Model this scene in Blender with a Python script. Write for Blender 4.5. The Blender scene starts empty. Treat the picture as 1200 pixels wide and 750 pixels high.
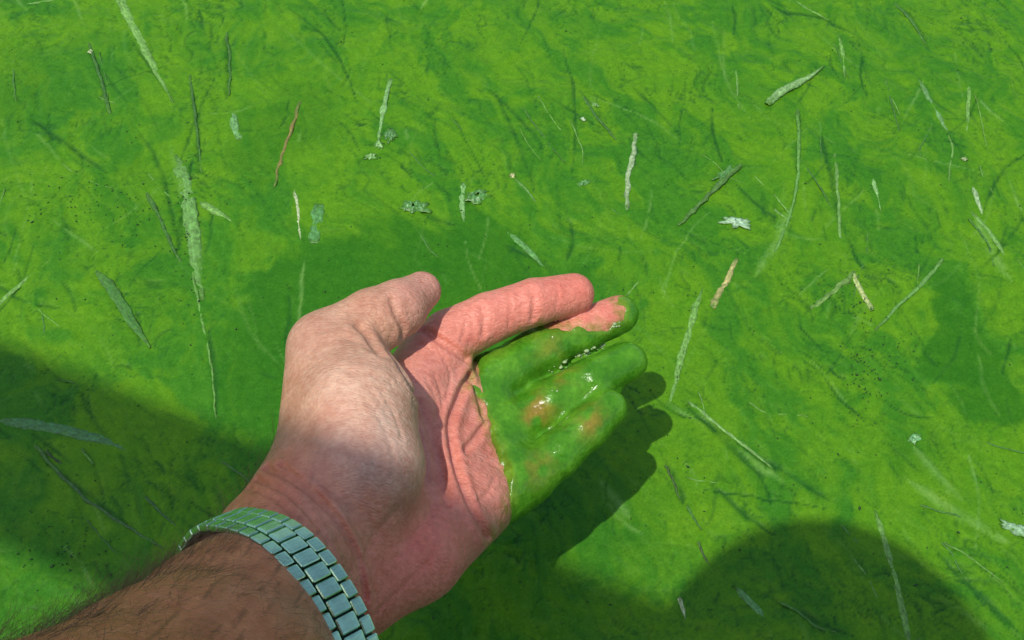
import bpy, bmesh, math, random
import numpy as np
from mathutils import Vector, Matrix

# ------------------------------------------------------------------ camera, sky, sun, exposure
TH = math.radians(52); FPX = 1500.0; CH = 473.0            # pitch, focal length in photo pixels, camera height (mm)
V = np.array([0, math.cos(TH), -math.sin(TH)]); U = np.array([0, math.sin(TH), math.cos(TH)]); R = np.array([1.0, 0, 0])
CAM = np.array([0, 0, CH])
scene = bpy.context.scene
COL = scene.collection
cd = bpy.data.cameras.new('camera'); cam = bpy.data.objects.new('camera', cd); COL.objects.link(cam)
cd.sensor_width = 36; cd.lens = 36 * FPX / 1200; cd.clip_start = 0.02; cd.clip_end = 3000
cam.location = (0, 0, CH / 1000); cam.rotation_euler = (math.pi / 2 - TH, 0, 0)
scene.camera = cam
SUN_TO = V + R * (950 - 600) / FPX - U * (900 - 375) / FPX   # direction the sunlight travels
SUN_TO = SUN_TO / np.linalg.norm(SUN_TO)
world = bpy.data.worlds.new('World'); scene.world = world; world.use_nodes = True
wn = world.node_tree.nodes; wl = world.node_tree.links
sky = wn.new('ShaderNodeTexSky'); sky.sky_type = 'NISHITA'; sky.sun_disc = False; sky.dust_density = 1.8; sky.ozone_density = 1.2
sky.sun_elevation = math.asin(-SUN_TO[2]); sky.sun_rotation = math.atan2(-SUN_TO[0], -SUN_TO[1])
wl.new(sky.outputs[0], wn['Background'].inputs[0]); wn['Background'].inputs[1].default_value = 0.15
sl = bpy.data.lights.new('sun', 'SUN'); so = bpy.data.objects.new('sun', sl); COL.objects.link(so)
sl.energy = 3.15; sl.angle = math.radians(0.53); sl.color = (1.0, 0.95, 0.87)
so.rotation_euler = Vector(SUN_TO).to_track_quat('-Z', 'Y').to_euler(); so.location = (-1, -1.5, 4)
scene.view_settings.view_transform = 'Standard'; scene.view_settings.look = 'None'
scene.view_settings.exposure = 0.12; scene.view_settings.gamma = 1.0

# ------------------------------------------------------------------ helpers
rng = np.random.default_rng(7); random.seed(7)
def ray(x, y): return V + R * (x - 600) / FPX - U * (y - 375) / FPX
def at(x, y, z=0.0):
    d = ray(x, y); return CAM + d * ((z - CH) / d[2])       # photo pixel + height above the water (mm) -> place
def topx(p):
    q = np.asarray(p, dtype=np.float64) - CAM; w = q @ V
    return 600 + FPX * (q @ R) / w, 375 - FPX * (q @ U) / w
def tag(o, label=None, cat=None, group=None, kind=None):
    for k, v in (('label', label), ('category', cat), ('group', group), ('kind', kind)):
        if v: o[k] = v
    return o
def obj(name, me, mat=None, parent=None):
    o = bpy.data.objects.new(name, me); COL.objects.link(o)
    if mat and not me.materials: me.materials.append(mat)
    if parent: o.parent = parent
    return o
def empty(name, loc=(0, 0, 0)):
    o = bpy.data.objects.new(name, None); COL.objects.link(o); o.location = loc; o.empty_display_size = 0.02
    return o
def mesh_np(name, verts, faces, smooth=True, mm=True):
    v = np.asarray(verts, dtype=np.float32) * (0.001 if mm else 1.0)
    f = np.asarray(faces, dtype=np.int32); n = f.shape[1]
    me = bpy.data.meshes.new(name)
    me.vertices.add(len(v)); me.vertices.foreach_set('co', v.ravel())
    me.loops.add(f.size); me.loops.foreach_set('vertex_index', f.ravel())
    me.polygons.add(len(f)); me.polygons.foreach_set('loop_start', np.arange(0, f.size, n, dtype=np.int32))
    me.update(calc_edges=True)
    if smooth: me.polygons.foreach_set('use_smooth', np.ones(len(f), dtype=bool))
    me.validate(); return me
def set_col(me, name, rgb):
    a = me.attributes.new(name, 'FLOAT_COLOR', 'POINT')
    c = np.ones((len(rgb), 4), dtype=np.float32); c[:, :3] = rgb
    a.data.foreach_set('color', c.ravel())
def set_val(me, name, val):
    a = me.attributes.new(name, 'FLOAT', 'POINT'); a.data.foreach_set('value', np.asarray(val, dtype=np.float32).ravel())

_perm = np.concatenate([rng.permutation(256)] * 3)
def noise2(x, y, seed=0):
    x = np.asarray(x, float) + seed * 17.13; y = np.asarray(y, float) + seed * 9.71
    xi = np.floor(x).astype(int); yi = np.floor(y).astype(int); fx = x - xi; fy = y - yi
    u = fx * fx * fx * (fx * (fx * 6 - 15) + 10); v = fy * fy * fy * (fy * (fy * 6 - 15) + 10)
    def g(ix, iy, dx, dy):
        h = _perm[_perm[ix & 255] + (iy & 255)] * (2 * math.pi / 256)
        return np.cos(h) * dx + np.sin(h) * dy
    a = g(xi, yi, fx, fy); b = g(xi + 1, yi, fx - 1, fy); c = g(xi, yi + 1, fx, fy - 1); d = g(xi + 1, yi + 1, fx - 1, fy - 1)
    return (a + (b - a) * u + (c - a) * v + (a - b - c + d) * u * v) * 1.4
def fbm(x, y, o=4, seed=0, gain=0.5):
    s = 0; amp = 1.0
    for i in range(o):
        s = s + amp * noise2(x, y, seed + i * 3); x = x * 2.03; y = y * 2.03; amp *= gain
    return s
def sstep(a, b, x):
    t = np.clip((x - a) / (b - a), 0, 1); return t * t * (3 - 2 * t)
def poly_sd(px, py, poly):
    """signed distance to a polygon (negative inside)"""
    poly = np.asarray(poly, float); d2 = np.full(px.shape, 1e18); ins = np.zeros(px.shape, bool)
    for i in range(len(poly)):
        a = poly[i]; b = poly[(i + 1) % len(poly)]; e = b - a
        h = np.clip(((px - a[0]) * e[0] + (py - a[1]) * e[1]) / (e @ e), 0, 1)
        d2 = np.minimum(d2, (px - a[0] - h * e[0]) ** 2 + (py - a[1] - h * e[1]) ** 2)
        if a[1] != b[1]:
            ins ^= ((a[1] > py) != (b[1] > py)) & (px < (b[0] - a[0]) * (py - a[1]) / (b[1] - a[1]) + a[0])
    return np.where(ins, -1, 1) * np.sqrt(d2)
def smooth_path(pts, n=8):
    """Catmull-Rom through points"""
    p = np.asarray(pts, float)
    if len(p) < 3: return np.linspace(p[0], p[-1], n + 1)
    q = np.vstack([2 * p[0] - p[1], p, 2 * p[-1] - p[-2]]); out = []
    for i in range(1, len(q) - 2):
        for t in np.linspace(0, 1, n, endpoint=False):
            a, b, c, d = q[i - 1], q[i], q[i + 1], q[i + 2]
            out.append(0.5 * (2 * b + (c - a) * t + (2 * a - 5 * b + 4 * c - d) * t * t + (3 * b - a - 3 * c + d) * t ** 3))
    out.append(p[-1]); return np.array(out)

# ------------------------------------------------------------------ materials
def mat_new(name):
    m = bpy.data.materials.new(name); m.use_nodes = True
    return m, m.node_tree.nodes, m.node_tree.links, m.node_tree.nodes['Principled BSDF']
def n_noise(n, l, scale, detail=3, rough=0.55, vec=None):
    t = n.new('ShaderNodeTexNoise'); t.inputs['Scale'].default_value = scale
    t.inputs['Detail'].default_value = detail; t.inputs['Roughness'].default_value = rough
    if vec: l.new(vec, t.inputs['Vector'])
    return t
def n_ramp(n, l, src, stops):
    r = n.new('ShaderNodeValToRGB'); l.new(src, r.inputs[0]); e = r.color_ramp.elements
    while len(e) < len(stops): e.new(0.5)
    for i, (p, c) in enumerate(stops):
        e[i].position = p; e[i].color = (c[0], c[1], c[2], 1) if isinstance(c, tuple) else (c, c, c, 1)
    return r
def n_mix(n, l, kind, fac, a, b):
    m = n.new('ShaderNodeMix'); m.data_type = 'RGBA'; m.blend_type = kind
    for s, k in ((fac, 0), (a, 6), (b, 7)):
        if isinstance(s, (int, float)): m.inputs[k].default_value = s if k == 0 else (s, s, s, 1)
        elif isinstance(s, tuple): m.inputs[k].default_value = (*s, 1)
        else: l.new(s, m.inputs[k])
    return m.outputs[2]
def n_bump(n, l, h, strength, dist, prev=None):
    b = n.new('ShaderNodeBump'); b.inputs['Strength'].default_value = strength; b.inputs['Distance'].default_value = dist
    l.new(h, b.inputs['Height'])
    if prev: l.new(prev, b.inputs['Normal'])
    return b.outputs[0]

def make_water_mat():
    m, n, l, b = mat_new('algae_water')
    tc = n.new('ShaderNodeTexCoord').outputs['Object']
    at_ = n.new('ShaderNodeAttribute'); at_.attribute_name = 'Col'
    gl = n.new('ShaderNodeAttribute'); gl.attribute_name = 'thick'
    n1 = n_noise(n, l, 260, 4, 0.65, tc); n2 = n_noise(n, l, 900, 2, 0.6, tc); n3 = n_noise(n, l, 70, 4, 0.6, tc)
    c = n_mix(n, l, 'MULTIPLY', 1.0, at_.outputs['Color'], n_ramp(n, l, n1.outputs[0], [(0.3, (0.80, 0.87, 0.8)), (0.7, (1.14, 1.10, 1.14))]).outputs[0])
    c = n_mix(n, l, 'MULTIPLY', 0.8, c, n_ramp(n, l, n2.outputs[0], [(0.28, 0.80), (0.72, 1.18)]).outputs[0])
    c = n_mix(n, l, 'MULTIPLY', 0.9, c, n_ramp(n, l, n3.outputs[0], [(0.3, (0.78, 0.9, 0.9)), (0.7, (1.2, 1.07, 1.0))]).outputs[0])
    # tiny dark grains floating in the mat
    vo = n.new('ShaderNodeTexVoronoi'); vo.inputs['Scale'].default_value = 170; l.new(tc, vo.inputs['Vector'])
    sp = n_ramp(n, l, vo.outputs['Distance'], [(0.05, 1.0), (0.11, 0.0)])
    pk = n_noise(n, l, 28, 3, 0.6, tc); pk = n_ramp(n, l, pk.outputs[0], [(0.52, 0.0), (0.66, 1.0)])
    f = n.new('ShaderNodeMath'); f.operation = 'MULTIPLY'; l.new(sp.outputs[0], f.inputs[0]); l.new(pk.outputs[0], f.inputs[1])
    f2 = n.new('ShaderNodeMath'); f2.operation = 'MULTIPLY'; l.new(f.outputs[0], f2.inputs[0]); f2.inputs[1].default_value = 0.75
    c = n_mix(n, l, 'MIX', f2.outputs[0], c, (0.012, 0.045, 0.012))
    l.new(c, b.inputs['Base Color'])
    rr = n_ramp(n, l, n1.outputs[0], [(0.3, 0.34), (0.7, 0.55)])
    l.new(rr.outputs[0], b.inputs['Roughness']); b.inputs['IOR'].default_value = 1.33
    b.inputs['Specular IOR Level'].default_value = 0.28
    nb = n_bump(n, l, n1.outputs[0], 0.3, 0.001); nb = n_bump(n, l, n2.outputs[0], 0.2, 0.0004, nb)
    l.new(nb, b.inputs['Normal'])
    return m
def make_skin_mat():
    m, n, l, b = mat_new('skin')
    tc = n.new('ShaderNodeTexCoord').outputs['Object']
    a = n.new('ShaderNodeAttribute'); a.attribute_name = 'Col'
    n1 = n_noise(n, l, 110, 4, 0.6, tc); n2 = n_noise(n, l, 520, 3, 0.6, tc); n3 = n_noise(n, l, 1500, 2, 0.5, tc)
    c = n_mix(n, l, 'MULTIPLY', 1.0, a.outputs['Color'], n_ramp(n, l, n1.outputs[0], [(0.3, (0.9, 0.8, 0.78)), (0.7, (1.08, 1.14, 1.16))]).outputs[0])
    c = n_mix(n, l, 'MULTIPLY', 0.8, c, n_ramp(n, l, n2.outputs[0], [(0.28, (0.86, 0.76, 0.74)), (0.72, (1.1, 1.16, 1.16))]).outputs[0])
    l.new(c, b.inputs['Base Color'])
    b.inputs['Subsurface Weight'].default_value = 0.22; b.inputs['Subsurface Scale'].default_value = 0.0035
    b.inputs['Subsurface Radius'].default_value = (1.0, 0.35, 0.2)
    l.new(n_ramp(n, l, n2.outputs[0], [(0.3, 0.36), (0.7, 0.54)]).outputs[0], b.inputs['Roughness'])
    b.inputs['Specular IOR Level'].default_value = 0.34
    mp = n.new('ShaderNodeMapping'); l.new(tc, mp.inputs[0]); mp.inputs['Rotation'].default_value = (0.3, 0.5, 0.85); mp.inputs['Scale'].default_value = (1, 2.6, 1)
    vo = n.new('ShaderNodeTexVoronoi'); vo.feature = 'DISTANCE_TO_EDGE'; vo.inputs['Scale'].default_value = 330; l.new(mp.outputs[0], vo.inputs['Vector'])
    vr = n_ramp(n, l, vo.outputs['Distance'], [(0.0, 0.0), (0.22, 1.0)])
    n4 = n_noise(n, l, 240, 3, 0.55, mp.outputs[0])
    nb = n_bump(n, l, n4.outputs[0], 0.24, 0.0014); nb = n_bump(n, l, vr.outputs[0], 0.3, 0.0005, nb); nb = n_bump(n, l, n2.outputs[0], 0.25, 0.0006, nb); nb = n_bump(n, l, n3.outputs[0], 0.25, 0.0003, nb)
    l.new(nb, b.inputs['Normal'])
    return m
def make_slime_mat():
    m, n, l, b = mat_new('wet_algae')
    tc = n.new('ShaderNodeTexCoord').outputs['Object']
    a = n.new('ShaderNodeAttribute'); a.attribute_name = 'Col'
    n1 = n_noise(n, l, 160, 4, 0.6, tc); n2 = n_noise(n, l, 700, 3, 0.6, tc); n3 = n_noise(n, l, 60, 2, 0.5, tc)
    c = n_mix(n, l, 'MULTIPLY', 1.0, a.outputs['Color'], n_ramp(n, l, n1.outputs[0], [(0.3, (0.76, 0.86, 0.75)), (0.7, (1.2, 1.12, 1.2))]).outputs[0])
    c = n_mix(n, l, 'MULTIPLY', 0.7, c, n_ramp(n, l, n2.outputs[0], [(0.28, 0.72), (0.72, 1.22)]).outputs[0])
    l.new(c, b.inputs['Base Color'])
    l.new(n_ramp(n, l, n3.outputs[0], [(0.4, 0.07), (0.65, 0.3)]).outputs[0], b.inputs['Roughness'])
    b.inputs['IOR'].default_value = 1.35
    b.inputs['Subsurface Weight'].default_value = 0.12; b.inputs['Subsurface Scale'].default_value = 0.002
    b.inputs['Subsurface Radius'].default_value = (0.5, 1.0, 0.2)
    nb = n_bump(n, l, n1.outputs[0], 0.6, 0.0014); nb = n_bump(n, l, n2.outputs[0], 0.3, 0.0004, nb)
    l.new(nb, b.inputs['Normal'])
    return m
def litter_mat(name, rough):
    m, n, l, b = mat_new(name)
    tc = n.new('ShaderNodeTexCoord').outputs['Object']
    a = n.new('ShaderNodeAttribute'); a.attribute_name = 'Col'
    n1 = n_noise(n, l, 700, 4, 0.65, tc)
    c = n_mix(n, l, 'MULTIPLY', 1.0, a.outputs['Color'], n_ramp(n, l, n1.outputs[0], [(0.28, 0.6), (0.72, 1.35)]).outputs[0])
    l.new(c, b.inputs['Base Color']); b.inputs['Roughness'].default_value = rough
    l.new(n_bump(n, l, n1.outputs[0], 0.5, 0.0007), b.inputs['Normal'])
    return m
def simple_mat(name, rgb, rough=0.5, metal=0.0, bump=None):
    m, n, l, b = mat_new(name)
    tc = n.new('ShaderNodeTexCoord').outputs['Object']
    n1 = n_noise(n, l, bump or 60, 4, 0.6, tc)
    c = n_mix(n, l, 'MULTIPLY', 1.0, rgb, n_ramp(n, l, n1.outputs[0], [(0.3, 0.82), (0.7, 1.15)]).outputs[0])
    l.new(c, b.inputs['Base Color']); b.inputs['Roughness'].default_value = rough; b.inputs['Metallic'].default_value = metal
    l.new(n_bump(n, l, n1.outputs[0], 0.15, 0.0005), b.inputs['Normal'])
    return m
def make_steel():
    m, n, l, b = mat_new('brushed_steel')
    tc = n.new('ShaderNodeTexCoord').outputs['Object']
    mp = n.new('ShaderNodeMapping'); l.new(tc, mp.inputs[0]); mp.inputs['Scale'].default_value = (14, 1, 1)
    n1 = n_noise(n, l, 260, 3, 0.6, mp.outputs[0]); n2 = n_noise(n, l, 300, 3, 0.6, tc)
    l.new(n_mix(n, l, 'MULTIPLY', 1.0, (0.48, 0.72, 0.48), n_ramp(n, l, n2.outputs[0], [(0.3, 0.8), (0.7, 1.12)]).outputs[0]), b.inputs['Base Color'])  # green tint in the base colour stands in for reflected algae
    b.inputs['Metallic'].default_value = 1.0
    l.new(n_ramp(n, l, n1.outputs[0], [(0.3, 0.2), (0.7, 0.42)]).outputs[0], b.inputs['Roughness'])
    l.new(n_bump(n, l, n1.outputs[0], 0.08, 0.0002), b.inputs['Normal'])
    return m
M_WATER = make_water_mat(); M_SKIN = make_skin_mat(); M_SLIME = make_slime_mat(); M_STEEL = make_steel()

# ------------------------------------------------------------------ the water under its mat of algae
def litter_lines():
    """streaks pressed into the mat: photo points, width mm, colour shift, relief mm"""
    L = []
    rs = random.Random(3)
    def add(pts, w, c, h): L.append((pts, w, c, h))
    for pts in ([(105, 55), (118, 90), (128, 132)], [(222, 92), (230, 140), (236, 200)], [(266, 40), (268, 90), (262, 120)],
                [(230, 180), (215, 240), (205, 300)], [(570, 100), (610, 140), (640, 175)], [(580, 105), (600, 150), (620, 200), (628, 235)],
                [(740, 100), (770, 130), (800, 160)], [(480, 240), (510, 256), (535, 264)], [(160, 150), (190, 200), (210, 300)],
                [(935, 130), (934, 200), (925, 260)], [(960, 150), (972, 200), (985, 270)], [(1050, 5), (1070, 20), (1090, 60)],
                [(900, 5), (930, 15), (960, 20), (1010, 45)], [(1150, 250), (1175, 200), (1200, 180)], [(800, 470), (850, 520), (900, 560)],
                [(820, 490), (880, 540)], [(40, 530), (90, 570), (150, 615)], [(800, 480), (850, 510), (930, 560), (980, 590)],
                [(840, 570), (870, 600), (905, 625)], [(245, 380), (252, 440), (254, 490)], [(115, 320), (150, 370), (175, 405)],
                [(150, 40), (185, 90), (210, 130)], [(40, 140), (80, 170), (130, 205)], [(590, 285), (620, 300), (640, 315)],
                [(665, 250), (672, 280), (662, 310)], [(980, 250), (1010, 310), (1035, 350)], [(780, 540), (798, 575), (800, 590)],
                [(880, 690), (940, 720), (1000, 745)], [(1090, 640), (1150, 700), (1190, 740)]):
        add(pts, rs.uniform(0.8, 1.5), -0.85, -0.6)
    for pts in ([(200, 170), (222, 250), (235, 330)], [(700, 560), (740, 610)], [(1060, 560), (1120, 600), (1190, 640)],
                [(1070, 520), (1090, 545), (1130, 590)], [(930, 235), (905, 290), (885, 325)], [(780, 470), (860, 520), (930, 575)],
                [(1140, 250), (1165, 300), (1185, 330)], [(610, 400), (640, 420)], [(1100, 700), (1160, 740)]):
        add(pts, rs.uniform(1.2, 2.4), 0.5, 0.5)
    for i in range(760):
        x = rs.uniform(-60, 1260); y = rs.uniform(-60, 800)
        ang = rs.gauss(60, 22) if rs.random() < 0.62 else rs.gauss(112, 28)
        if y > 420: ang = rs.gauss(46, 16)
        ln = rs.uniform(12, 85) * (2.0 if rs.random() < 0.2 else 1); a = math.radians(ang); b = a + rs.uniform(-0.45, 0.45)
        p1 = (x + math.cos(a) * ln * .5, y + math.sin(a) * ln * .5); p2 = (p1[0] + math.cos(b) * ln * .5, p1[1] + math.sin(b) * ln * .5)
        s = -(0.12 + 0.75 * rs.random() ** 2.2) if rs.random() < 0.66 else 0.08 + 0.4 * rs.random() ** 2.2
        add([(x, y), p1, p2], rs.uniform(0.35, 0.85), s * 1.25, 0.7 * s)
    return L
def make_water():
    st = 1.0
    xd = np.arange(-345, 345, st); yd = np.arange(165, 660, st)
    ex = 14.0 * 1.32 ** np.arange(40); ex = np.cumsum(ex) ; ex = ex[ex < 9e5]
    xs = np.concatenate([xd[0] - ex[::-1], xd, xd[-1] + ex]); ys = np.concatenate([yd[0] - ex[::-1], yd, yd[-1] + ex])
    X, Y = np.meshgrid(xs, ys); nx, ny = len(xs), len(ys)
    # photo coordinates of each grid point where it is in front of the camera
    q = np.stack([X, Y, np.zeros_like(X)], -1) - CAM; w = np.maximum(q @ V, 60.0)
    PX = 600 + FPX * (q @ R) / w; PY = 375 - FPX * (q @ U) / w
    wx = fbm(X / 60, Y / 60, 3, 1) * 14; wy = fbm(X / 60, Y / 60, 3, 2) * 14
    # streaky patches, drawn out along the diagonal the wind pushed the scum
    ca, sa = math.cos(math.radians(-62)), math.sin(math.radians(-62))
    A = (X + wx) * ca + (Y + wy) * sa; B = -(X + wx) * sa + (Y + wy) * ca
    f1 = fbm(A / 120, B / 48, 5, 5, 0.58); f2 = fbm(A / 40, B / 16, 4, 9, 0.6); f3 = fbm((X + wx) / 26, (Y + wy) / 26, 4, 13, 0.6)
    f4 = fbm(A / 22, B / 5.0, 3, 21, 0.6)
    g = 0.6 * f1 + 0.34 * f2 + 0.26 * f3
    green = sstep(-0.22, 0.36, g) * (0.75 + 0.5 * sstep(-0.3, 0.3, fbm((X + wx) / 9, (Y + wy) / 9, 3, 41)))                                    # 1 = deeper green
    green = np.clip(green * 0.85 + 0.3 * sstep(0.1, 0.5, f4), 0, 1)
    isl = fbm((X + 1.5 * wx) / 42, (Y + 1.5 * wy) / 42, 5, 81, 0.55); zone = sstep(-0.25, 0.35, fbm(X / 130, Y / 130, 2, 85))
    green = np.clip(green + 0.42 * sstep(0.02, 0.08, isl) * zone - 0.25 * sstep(-0.05, -0.12, isl) * zone, 0, 1)
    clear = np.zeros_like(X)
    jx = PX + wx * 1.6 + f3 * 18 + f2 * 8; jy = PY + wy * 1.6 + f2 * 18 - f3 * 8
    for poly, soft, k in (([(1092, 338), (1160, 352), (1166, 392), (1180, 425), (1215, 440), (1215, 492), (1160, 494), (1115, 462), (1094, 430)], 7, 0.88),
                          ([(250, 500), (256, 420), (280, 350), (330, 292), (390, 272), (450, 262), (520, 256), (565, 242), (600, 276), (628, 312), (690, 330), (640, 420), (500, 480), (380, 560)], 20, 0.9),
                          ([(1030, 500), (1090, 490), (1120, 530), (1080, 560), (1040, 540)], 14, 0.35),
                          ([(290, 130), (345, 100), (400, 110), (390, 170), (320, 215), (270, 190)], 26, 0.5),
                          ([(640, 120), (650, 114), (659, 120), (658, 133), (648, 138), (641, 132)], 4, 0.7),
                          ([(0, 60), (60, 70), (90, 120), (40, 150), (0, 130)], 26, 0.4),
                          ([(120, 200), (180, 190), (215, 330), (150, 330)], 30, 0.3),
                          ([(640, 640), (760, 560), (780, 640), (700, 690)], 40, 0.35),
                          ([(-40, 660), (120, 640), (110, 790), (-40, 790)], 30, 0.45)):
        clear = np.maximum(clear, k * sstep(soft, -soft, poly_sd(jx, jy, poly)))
    def veins(sx, sy, sd, w):                                           # thin crinkles where the skin of scum has folded
        r = np.abs(fbm(A / sx, B / sy, 3, sd, 0.55)); return sstep(w, 0.0, r)
    patch = sstep(-0.05, 0.45, fbm(X / 55, Y / 55, 2, 51)); patch2 = sstep(0.0, 0.5, fbm(X / 45, Y / 45, 2, 57))
    vn = 0.6 * veins(30, 10, 61, 0.10) * patch + 0.42 * veins(11, 6.0, 67, 0.15) * patch2 + 0.5 * veins(60, 22, 71, 0.03)
    Z = 0.5 * f3 + 0.35 * f4 - 0.8 * clear * 0.3
    Z = Z * (1 - 0.85 * clear)
    tone = -0.95 * vn * (1 - clear); Z = Z - 0.7 * vn                                            # streak colour shift
    for pts, wd, cs, hh in litter_lines():
        pp = np.array([at(px, py) for px, py in smooth_path(pts, 6)])[:, :2]
        lo = pp.min(0) - 8; hi = pp.max(0) + 8
        i0, i1 = np.searchsorted(xs, [lo[0], hi[0]]); j0, j1 = np.searchsorted(ys, [lo[1], hi[1]])
        if i1 <= i0 or j1 <= j0: continue
        sx = X[j0:j1, i0:i1] + wx[j0:j1, i0:i1] * 0.06 + f3[j0:j1, i0:i1] * 0.8; sy = Y[j0:j1, i0:i1] + f2[j0:j1, i0:i1] * 0.8
        d2 = np.full(sx.shape, 1e9); tt = np.zeros(sx.shape)
        for i in range(len(pp) - 1):
            a = pp[i]; e = pp[i + 1] - a; ee = max(e @ e, 1e-6)
            h = np.clip(((sx - a[0]) * e[0] + (sy - a[1]) * e[1]) / ee, 0, 1)
            dd = (sx - a[0] - h * e[0]) ** 2 + (sy - a[1] - h * e[1]) ** 2
            tt = np.where(dd < d2, (i + h) / (len(pp) - 1), tt); d2 = np.minimum(dd, d2)
        taper = np.clip(np.sin(np.clip(tt, 0, 1) * math.pi) * 1.6, 0.12, 1)
        k = np.exp(-d2 / (wd * taper) ** 2) * (0.55 + 0.45 * sstep(-0.4, 0.3, f2[j0:j1, i0:i1]))
        tone[j0:j1, i0:i1] += k * cs; Z[j0:j1, i0:i1] += k * hh
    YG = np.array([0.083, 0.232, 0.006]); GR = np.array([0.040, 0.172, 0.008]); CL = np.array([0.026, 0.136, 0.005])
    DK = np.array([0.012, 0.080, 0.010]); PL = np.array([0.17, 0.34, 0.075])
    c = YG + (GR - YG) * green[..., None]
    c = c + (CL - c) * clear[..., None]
    td = np.clip(-tone, 0, 0.9)[..., None]; tp = np.clip(tone, 0, 0.8)[..., None]
    c = c + (DK - c) * td; c = c + (PL - c) * tp
    far = np.hypot(X, Y - 400) > 900
    Z = np.where(far, 0, Z * sstep(0, 1, np.clip((900 - np.hypot(X, Y - 400)) / 400, 0, 1)))
    verts = np.stack([X, Y, Z], -1).reshape(-1, 3)
    idx = np.arange(nx * ny).reshape(ny, nx)
    faces = np.stack([idx[:-1, :-1], idx[:-1, 1:], idx[1:, 1:], idx[1:, :-1]], -1).reshape(-1, 4)
    me = mesh_np('water', verts, faces)
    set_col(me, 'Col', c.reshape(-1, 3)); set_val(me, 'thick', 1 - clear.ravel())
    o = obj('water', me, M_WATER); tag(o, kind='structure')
make_water()

# ------------------------------------------------------------------ implicit-surface modelling
def cone(p, a, b, ra, rb):
    pa = p - a; ba = b - a; h = np.clip(pa @ ba / max(float(ba @ ba), 1e-6), 0, 1)
    return np.linalg.norm(pa - h[:, None] * ba, axis=1) - (ra + (rb - ra) * h)
def smin(a, b, k):
    h = np.maximum(k - np.abs(a - b), 0) / k
    return np.minimum(a, b) - h * h * k * 0.25
def ellips(p, c, axes, rad):
    q = (p - c) @ np.asarray(axes).T / np.asarray(rad); k0 = np.linalg.norm(q, axis=1); k1 = np.linalg.norm(q / np.asarray(rad), axis=1)
    return k0 * (k0 - 1) / np.maximum(k1, 1e-9)
def chain(p, js, k=1.5):
    """js: list of (xyz, r)"""
    d = None
    for (a, ra), (b, rb) in zip(js[:-1], js[1:]):
        e = cone(p, a, b, ra, rb); d = e if d is None else smin(d, e, k)
    return d
def surface_net(f, lo, hi, st, band=2.2, newton=3):
    lo = np.asarray(lo, float); n = (np.ceil((np.asarray(hi) - lo) / st / 4).astype(int)) * 4 + 1
    cn = (n - 1) // 4 + 1
    cg = np.stack(np.meshgrid(*[lo[i] + np.arange(cn[i]) * st * 4 for i in range(3)], indexing='ij'), -1).reshape(-1, 3)
    cv = f(cg).reshape(cn)
    full = np.repeat(np.repeat(np.repeat(cv, 4, 0), 4, 1), 4, 2)[:n[0] + 2, :n[1] + 2, :n[2] + 2]
    S = np.full(n, 1e3, np.float32)
    ci = [np.minimum((np.arange(n[i]) + 2) // 4, cn[i] - 1) for i in range(3)]
    near = np.abs(cv)[np.ix_(*ci)] < st * 4 * band
    S[...] = np.where(cv[np.ix_(*ci)] < 0, -1e3, 1e3)
    ii = np.argwhere(near); vals = np.empty(len(ii), np.float32)
    for s in range(0, len(ii), 400000):
        vals[s:s + 400000] = f(lo + ii[s:s + 400000] * st)
    S[ii[:, 0], ii[:, 1], ii[:, 2]] = vals
    ins = S < 0
    c = [ins[a:n[0] - 1 + a, b:n[1] - 1 + b, d:n[2] - 1 + d] for a in (0, 1) for b in (0, 1) for d in (0, 1)]
    cnt = sum(x.astype(np.int8) for x in c); act = (cnt > 0) & (cnt < 8)
    cells = np.argwhere(act); vid = np.full(act.shape, -1, np.int32); vid[act] = np.arange(len(cells))
    acc = np.zeros((len(cells), 3)); wt = np.zeros(len(cells))
    offs = [(a, b, d) for a in (0, 1) for b in (0, 1) for d in (0, 1)]
    for o1 in offs:
        for ax in range(3):
            if o1[ax]: continue
            o2 = list(o1); o2[ax] = 1
            i1 = cells + o1; i2 = cells + o2
            a = S[i1[:, 0], i1[:, 1], i1[:, 2]]; b = S[i2[:, 0], i2[:, 1], i2[:, 2]]
            m = (a < 0) != (b < 0); t = np.where(m, a / np.where(m, a - b, 1), 0)
            p = np.tile(np.array(o1, float), (len(cells), 1)); p[:, ax] += t
            acc[m] += p[m]; wt[m] += 1
    verts = lo + (cells + acc / wt[:, None]) * st
    faces = []
    for ax in range(3):
        sl1 = [slice(1, n[i] - 1) for i in range(3)]; sl2 = list(sl1); sl1[ax] = slice(0, n[ax] - 1); sl2[ax] = slice(1, n[ax])
        a = ins[tuple(sl1)]; b = ins[tuple(sl2)]
        e = np.argwhere(a != b); flip = a[e[:, 0], e[:, 1], e[:, 2]]
        base = e.copy(); u, v = (ax + 1) % 3, (ax + 2) % 3
        base[:, u] += 1; base[:, v] += 1
        def cell(du, dv):
            q = base.copy(); q[:, u] -= du; q[:, v] -= dv; return vid[q[:, 0], q[:, 1], q[:, 2]]
        q = np.stack([cell(1, 1), cell(0, 1), cell(0, 0), cell(1, 0)], 1)
        q[~flip] = q[~flip][:, ::-1]; faces.append(q)
    faces = np.vstack(faces)
    for _ in range(newton):
        g = grad(f, verts); d = f(verts); gl = np.maximum((g * g).sum(1), 0.3)
        stp = -(d / gl)[:, None] * g; ln = np.linalg.norm(stp, axis=1, keepdims=True)
        verts = verts + stp * np.minimum(1, 0.5 * st / np.maximum(ln, 1e-9))
    return verts, faces
def grad(f, v, h=0.25):
    T = np.array([[1, -1, -1], [-1, -1, 1], [-1, 1, -1], [1, 1, 1]], float); g = np.zeros_like(v)
    for t in T: g += t * f(v + t * h)[:, None]
    return g / (4 * h)
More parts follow.
